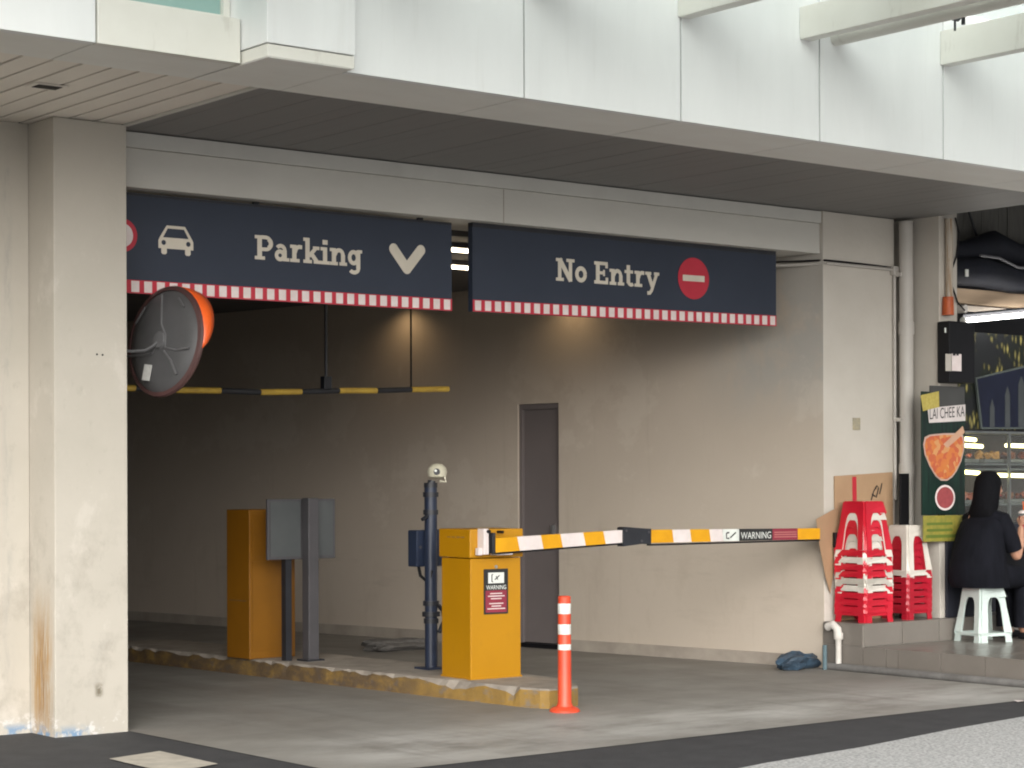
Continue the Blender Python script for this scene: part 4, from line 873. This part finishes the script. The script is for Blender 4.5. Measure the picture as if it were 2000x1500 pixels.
out_ = [(1843+40*math.sin(t_)*(1 if t_ < 9 else 1), 880-32*math.cos(t_)) for t_ in []] or [(1806, 854), (1815, 849), (1843, 846), (1870, 846), (1881, 850), (1884, 862), (1883, 880), (1878, 900), (1869, 920), (1860, 932), (1850, 939), (1838, 939), (1827, 930), (1815, 910), (1806, 888), (1803, 868)]
b = MB(); b.poly([bn(x, y, y_) for x, y in out_], y_); b.build('glass_print', mat('glass_edge', (.52, .36, .30), .5), BN)
b = MB(); b.poly([bn(1843+(x-1843)*.93, 893+(y-893)*.93, y_) for x, y in out_], y_-.001); b.build('drink_print', M_drk, BN)
b = MB(); b.poly([bn(x, y, y_) for x, y in ((1842, 868), (1880, 832), (1884, 845), (1850, 875))], y_-.002); b.build('spoon_print', mat('spoon_print', (.55, .33, .22), .5), BN)
c = bn(1846, 972, y_); b = MB(); disc(b, c[0], c[1], .148*.85, .105, y_); b.build('bowl_print', M_stripew, BN); b = MB(); disc(b, c[0], c[1], .125*.85, .088, y_-.001); b.build('bowl_fill', mat('bowl_red', (.34, .07, .075), .5, (.26, .05, .055), 20), BN)
b = MB(); b.poly([bn(x, y, y_) for x, y in ((1797, 772), (1833, 764), (1834, 795), (1802, 803))], y_-.004); b.build('yellow_label', mat('label_yellow', (.50, .42, .12), .5, (.36, .28, .05), 40, .8), BN)
b = MB(); b.poly([bn(x, y, y_) for x, y in ((1811, 797), (1885, 790), (1885, 822), (1814, 826))], y_-.003); b.build('name_label', M_cream2, BN)
p = onv(1816, 819, y_-.005); q = onv(1884, 813, y_-.005); text_mesh('LAI CHEE KA', .125, M_ink, 'lettering', BN, p, (q-p).normalized(), (0, 0, 1), width=(q-p).length)
YB = thing('yellow_notice', 'yellow printed notice below the drink banner', 'notice', onv(1845, 1055, -.21))
b = MB(); b.box((n0.x+.02, -.213, n2.z), (n1.x, -.206, n1.z-.004)); b.build('sheet', mat('notice_yellow', (.34, .28, .05), .5, (.18, .19, .04), 22, .8), YB)
b = MB(); r = random.Random(2)
for z in (.62, .38): b.box((n0.x+.06, -.2145, n2.z+(n1.z-n2.z)*z), (n1.x-.16, -.2135, n2.z+(n1.z-n2.z)*(z+.10)))
b.box((n0.x+.05, -.2145, n2.z+.03), (n1.x-.06, -.2135, n2.z+.055)); b.build('print_line', mat('notice_green', (.12, .17, .03), .5), YB)
MB().box((7.30, -.203, n2.z-.0), (7.36, -.172, n0.z)).build('batten', M_dark, BN)
b = MB(); b.box((7.385, -.205, Z2), (7.80, -.178, 1.01)); tag(b.build('dark_screen', mat('screen_dark', (.018, .02, .03), .6), None), 'dark panel below the drink banner behind the short stack', 'panel')

# ------------------------------------------------------------------ canopy beams over the street front
CN = thing('canopy_frame', 'white steel canopy beams projecting from the fascia, unseen left end added for shade', 'canopy', (4, VF, 4.3))
def cbeam(u, z0, z1, w_, name='beam', v1=-7.5, rise=0.0):
    b = MB(); b.box((u, v1, z0), (u+w_, VF-.002, z1), .006); return b.build(name, M_cream, CN)
for u, z0, z1 in ((-2.35, 4.29, 4.52), (-1.05, 4.29, 4.52), (.16, 4.29, 4.52), (1.33, 4.29, 4.52), (2.52, 4.29, 4.52), (3.57, 4.295, 4.50), (4.925, 4.30, 4.53), (6.1, 4.30, 4.53), (7.3, 4.3, 4.53)):  # the two leftmost are out of view, added with the shading glass
    cbeam(u, z0, z1, .10)
b = MB(); b.tube([(3.90, VF-.002, 4.345), (3.90, -7.5, 4.345)], .05, 16); b.build('round_beam', M_cream, CN, True)
for v in (-3.3, -4.5, -5.7): b = MB(); b.box((-3.6, v-.04, 4.54), (9, v+.04, 4.64), .004); b.build('purlin', M_cream, CN)
for u0_, u1_ in ((-3.6, -2.3), (-2.28, -1.0), (-.98, .15), (.17, 1.32), (1.34, 2.56), (2.58, 3.6), (3.62, 4.95), (4.97, 6.13), (6.15, 7.35)):  # leftmost bays unseen, added to dim the left fascia and pier
    for va, vb in ((-3.28, VF-.06), (-4.48, -3.32), (-5.68, -4.52)):
        b = MB(); b.box((u0_, va-.0 if va < vb else vb, 4.655), (u1_, vb, 4.665)); b.build('glass_pane', M_canopy, CN)
c = onv(1865, 35, -2.9)
b = MB(); b.tube([(c.x-.09, -2.9, c.z+.05), (c.x-.02, -2.9, c.z-.01), (c.x+.03, -2.9, c.z-.01), (c.x+.09, -2.9, c.z+.04)], .010, 6); b.tube([(c.x, -2.9, c.z-.01), (c.x, -2.9, c.z-.08)], .008, 6); b.tube([(c.x+.08, -2.9, c.z-.03), (c.x+.085, -2.9, c.z+.05)], .014, 6); b.build('spider_fitting', M_dark, CN)

# ------------------------------------------------------------------ seated woman, table, cup
px, py = wx+.02, wy+.02; SZ = Z1+.455
def skin_body(name, verts, edges, radii, root, mt, parent, loc):
    me = bpy.data.meshes.new(name); me.from_pydata([tuple(Vector(v)-Vector(loc)) for v in verts], edges, []); me.materials.append(mt)
    o = bpy.data.objects.new(name, me); COL.objects.link(o); o.parent = parent
    sk = o.modifiers.new('skin', 'SKIN'); sk.use_smooth_shade = True
    for i, r in enumerate(radii):
        sv = me.skin_vertices[0].data[i]; sv.radius = r if isinstance(r, tuple) else (r, r); sv.use_root = (i == root)
    ss = o.modifiers.new('sub', 'SUBSURF'); ss.levels = 2; ss.render_levels = 2
    dg = bpy.context.evaluated_depsgraph_get(); dg.update(); m2 = bpy.data.meshes.new_from_object(o.evaluated_get(dg))
    o.modifiers.clear(); o.data = m2; m2.materials.clear(); m2.materials.append(mt)
    for f in m2.polygons: f.use_smooth = True
    return o
PW = thing('person', 'seated woman with black hair in loose black clothes holding a drink at the table', 'person', (px, py, Z1))
# faces +u ; right side is towards -v
hx = px+.10                               # head forward
V = [(px, py, SZ+.10), (px+.0, py, SZ+.28), (px+.03, py, SZ+.46), (px+.06, py, SZ+.56), (px+.09, py, SZ+.645), (px+.115, py, SZ+.72), (px+.125, py, SZ+.80), (px+.115, py, SZ+.86),   # 0 pelvis..7 crown
     (px+.05, py-.15, SZ+.53), (px+.10, py-.215, SZ+.35), (px+.155, py-.225, SZ+.215), (px+.25, py-.19, SZ+.36), (px+.305, py-.15, SZ+.48),      # 8-12 right arm
     (px+.05, py+.15, SZ+.53), (px+.13, py+.22, SZ+.36), (px+.22, py+.22, SZ+.30), (px+.40, py+.12, SZ+.33),                                     # 13-16 left arm
     (px+.06, py-.09, SZ+.08), (px+.40, py-.11, SZ+.06), (px+.37, py-.11, SZ-.36), (px+.47, py-.11, SZ-.425),                                   # 17-20
     (px+.06, py+.09, SZ+.08), (px+.42, py+.10, SZ+.06), (px+.41, py+.10, SZ-.36), (px+.51, py+.10, SZ-.425)]
E_ = [(0, 1), (1, 2), (2, 3), (3, 4), (4, 5), (5, 6), (6, 7), (3, 8), (8, 9), (9, 10), (10, 11), (11, 12), (3, 13), (13, 14), (14, 15), (15, 16), (0, 17), (17, 18), (18, 19), (19, 20), (0, 21), (21, 22), (22, 23), (23, 24)]
Rr = [(.14, .12), (.13, .11), (.14, .10), (.09, .07), .05, .072, .092, .06, .055, .046, .040, .034, .026, .055, .046, .038, .028, .085, .062, .045, .035, .085, .062, .045, .035]
skin_body('body', V, E_, Rr, 0, M_skin, PW, PW.location)
# fingers of the right hand round the cup
hand = Vector(V[12]); cupc = Vector((px+.365, py-.135, SZ+.53))
for i in range(4):
    z = hand.z+.015+i*.019; a0 = 3.5
    pts = [(cupc.x+.047*math.cos(a)*1.0, cupc.y+.047*math.sin(a), z+.006*k) for k, a in enumerate((3.3, 3.9, 4.5, 5.1))]
    MB().tube([hand+Vector((.0, .0, .01+i*.012))]+pts, [.012, .0095, .0085, .0075, .006], 8).build('finger', M_skin, PW, True)
MB().tube([hand, (cupc.x-.035, cupc.y+.035, hand.z+.05), (cupc.x, cupc.y+.05, hand.z+.07)], [.013, .011, .008], 8).build('thumb', M_skin, PW, True)
# face: nose, ear
MB().tube([(V[6][0]+.085, py, SZ+.80), (V[6][0]+.112, py, SZ+.765), (V[6][0]+.09, py, SZ+.755)], [.010, .016, .010], 8).build('nose', M_skin, PW, True)
MB().box((V[6][0]+.080, py-.025, SZ+.722), (V[6][0]+.092, py+.025, SZ+.732), .003).build('mouth', M_maroon, PW)
for s in (-1, 1): b = MB(); b.lathe([(0, .004), (.009, .002), (.011, 0)], (0, 0, 0), 10); b.v = [Vector((V[6][0]+.085+p.z, py+s*.032+p.x, SZ+.80+p.y)) for p in b.v]; b.build('eye', M_ink, PW)
# clothes: loose top, sleeves, skirt
def ring(c, a, b_, n=22, tilt=0., ph=0.):
    o = []
    for i in range(n):
        t = 2*math.pi*i/n; k = 1+.035*math.sin(3*t+ph)+.02*math.sin(7*t+ph*2)
        o.append((c[0]+a*k*math.cos(t), c[1]+b_*k*math.sin(t), c[2]+tilt*a*math.cos(t)))
    return o
b = MB(); b.loft([ring((px-.02, py, SZ-.015), .23, .235, ph=1), ring((px-.04, py, SZ+.06), .25, .24, ph=1.3), ring((px-.04, py, SZ+.17), .235, .225, ph=1.7), ring((px-.025, py, SZ+.30), .215, .215, ph=2), ring((px+.0, py, SZ+.42), .19, .215, ph=2.2), ring((px+.03, py, SZ+.51), .155, .21, ph=2.4), ring((px+.05, py, SZ+.565), .10, .16, ph=2.5), ring((px+.07, py, SZ+.60), .065, .075, ph=2.5)]); b.build('top', M_cloth, PW, True)
for s, (i, j) in ((-1, (8, 9)), (1, (13, 14))):
    A0 = Vector(V[i]); B0 = Vector(V[j]); C0 = Vector(V[10 if s < 0 else 15]); MB().tube([A0+Vector((-.01, -s*.05, .01)), A0, A0.lerp(B0, .5), B0, B0.lerp(C0, .45)], [.075, .082, .078, .072, .066], 14).build('sleeve', M_cloth, PW, True)
for sd_, (h_, k_, f_) in ((-1, (17, 18, 19)), (1, (21, 22, 23))):
    H0, K0, F0 = Vector(V[h_]), Vector(V[k_]), Vector(V[f_])
    MB().tube([H0+Vector((-.05, 0, 0)), H0.lerp(K0, .3), H0.lerp(K0, .75), K0+Vector((.02, 0, -.02)), K0.lerp(F0, .3)+Vector((.01, 0, 0)), K0.lerp(F0, .7), F0], [.115, .112, .098, .092, .085, .075, .072], 14).build('trouser_leg', M_cloth, PW, True)
for s in (-1, 1): b = MB(); b.box((px+.36, py+s*.105-.04, Z1+.002), (px+.58, py+s*.105+.04, Z1+.06), .02); b.build('shoe', M_black, PW, True)
# hair: cap plus long loose fall
hc = Vector((px+.105, py, SZ+.80)); rr_ = []
for dz, a, bb_, ox in ((.135, .02, .02, -.01), (.125, .06, .055, -.01), (.09, .098, .09, -.012), (.04, .115, .105, -.015), (-.02, .113, .105, -.03), (-.08, .10, .11, -.05), (-.15, .095, .12, -.065), (-.21, .09, .13, -.08), (-.25, .07, .11, -.09)):
    rr_.append(ring((hc.x+ox-.012, py, hc.z+dz), a, bb_, 24, ph=dz*20))
b = MB(); b.loft(rr_); hr = b.build('hair', M_hair, PW, True)
# cup
CP = thing('drink_cup', 'clear plastic cup of pink drink held up by the seated woman', 'cup', cupc-Vector((0, 0, .07)))
b = MB(); b.lathe([(0, -.07), (.030, -.07), (.042, .03), (.0, .03)], cupc, 18); b.build('drink', mat('pink_drink', (.50, .07, .09), .3, (.42, .05, .07), 14), CP, True)
b = MB(); b.lathe([(.031, -.072), (.045, .055), (.044, .055), (.030, -.068)], cupc, 18); b.build('cup_wall', M_glassc, CP, True)
b = MB(); b.lathe([(0, .052), (.046, .052), (.047, .062), (.03, .075), (0, .078)], cupc, 18); b.build('lid', M_stripew, CP, True)
MB().tube([cupc+Vector((0, 0, .06)), cupc+Vector((-.012, .0, .15))], .005, 6).build('straw', M_morange, CP)
# table
tX = onv(1966, 1062, -.35).x
TB = thing('cafe_table', 'small table with pale top and dark legs at the right edge', 'table', (tX+.4, -.2, Z1))
b = MB(); b.box((tX, -.62, .955), (tX+.75, .0, .985), .008); b.build('table_top', mat('table_pale', (.55, .55, .54), .3, (.45, .45, .44), 6), TB)
b = MB(); b.box((tX+.03, -.59, .90), (tX+.72, -.03, .953)); b.build('apron', M_black, TB)
for x in (tX+.05, tX+.68):
    for y in (-.57, -.06): MB().tube([(x, y, Z1 if y < SV else Z2), (x, y, .92)], .02, 8).build('leg', M_black, TB)
PL = thing('white_plate', 'white plate on the small table', 'plate', (tX+.24, -.38, .986)); b = MB(); b.lathe([(0, .0), (.07, 0), (.12, .018), (.122, .022), (.07, .008), (0, .006)], (tX+.24, -.38, .986), 28); b.build('plate', M_stripew, PL, True)
JR = thing('sauce_jar', 'grey sauce jar standing on the small table', 'jar', (tX+.13, -.12, .986)); b = MB(); b.lathe([(0, 0), (.04, 0), (.042, .10), (.03, .12), (0, .12)], (tX+.13, -.12, .986), 18); b.build('jar', mat('jar_grey', (.2, .2, .21), .25), JR, True); b = MB(); b.lathe([(0, .121), (.034, .121), (.034, .15), (0, .152)], (tX+.13, -.12, .986), 16); b.build('lid', M_steel, JR, True)
# small white scrap on the apron near the road
p = onz(1992, 1369, .01); b = MB(); b.add([(p.x-.05, p.y-.02, .009), (p.x+.02, p.y-.03, .012), (p.x+.05, p.y+.02, .010), (p.x-.03, p.y+.03, .016)], [(0, 1, 2, 3)]); o = b.build('paper_scrap', M_stripew); tag(o, 'small white paper scrap at the road edge', 'paper')
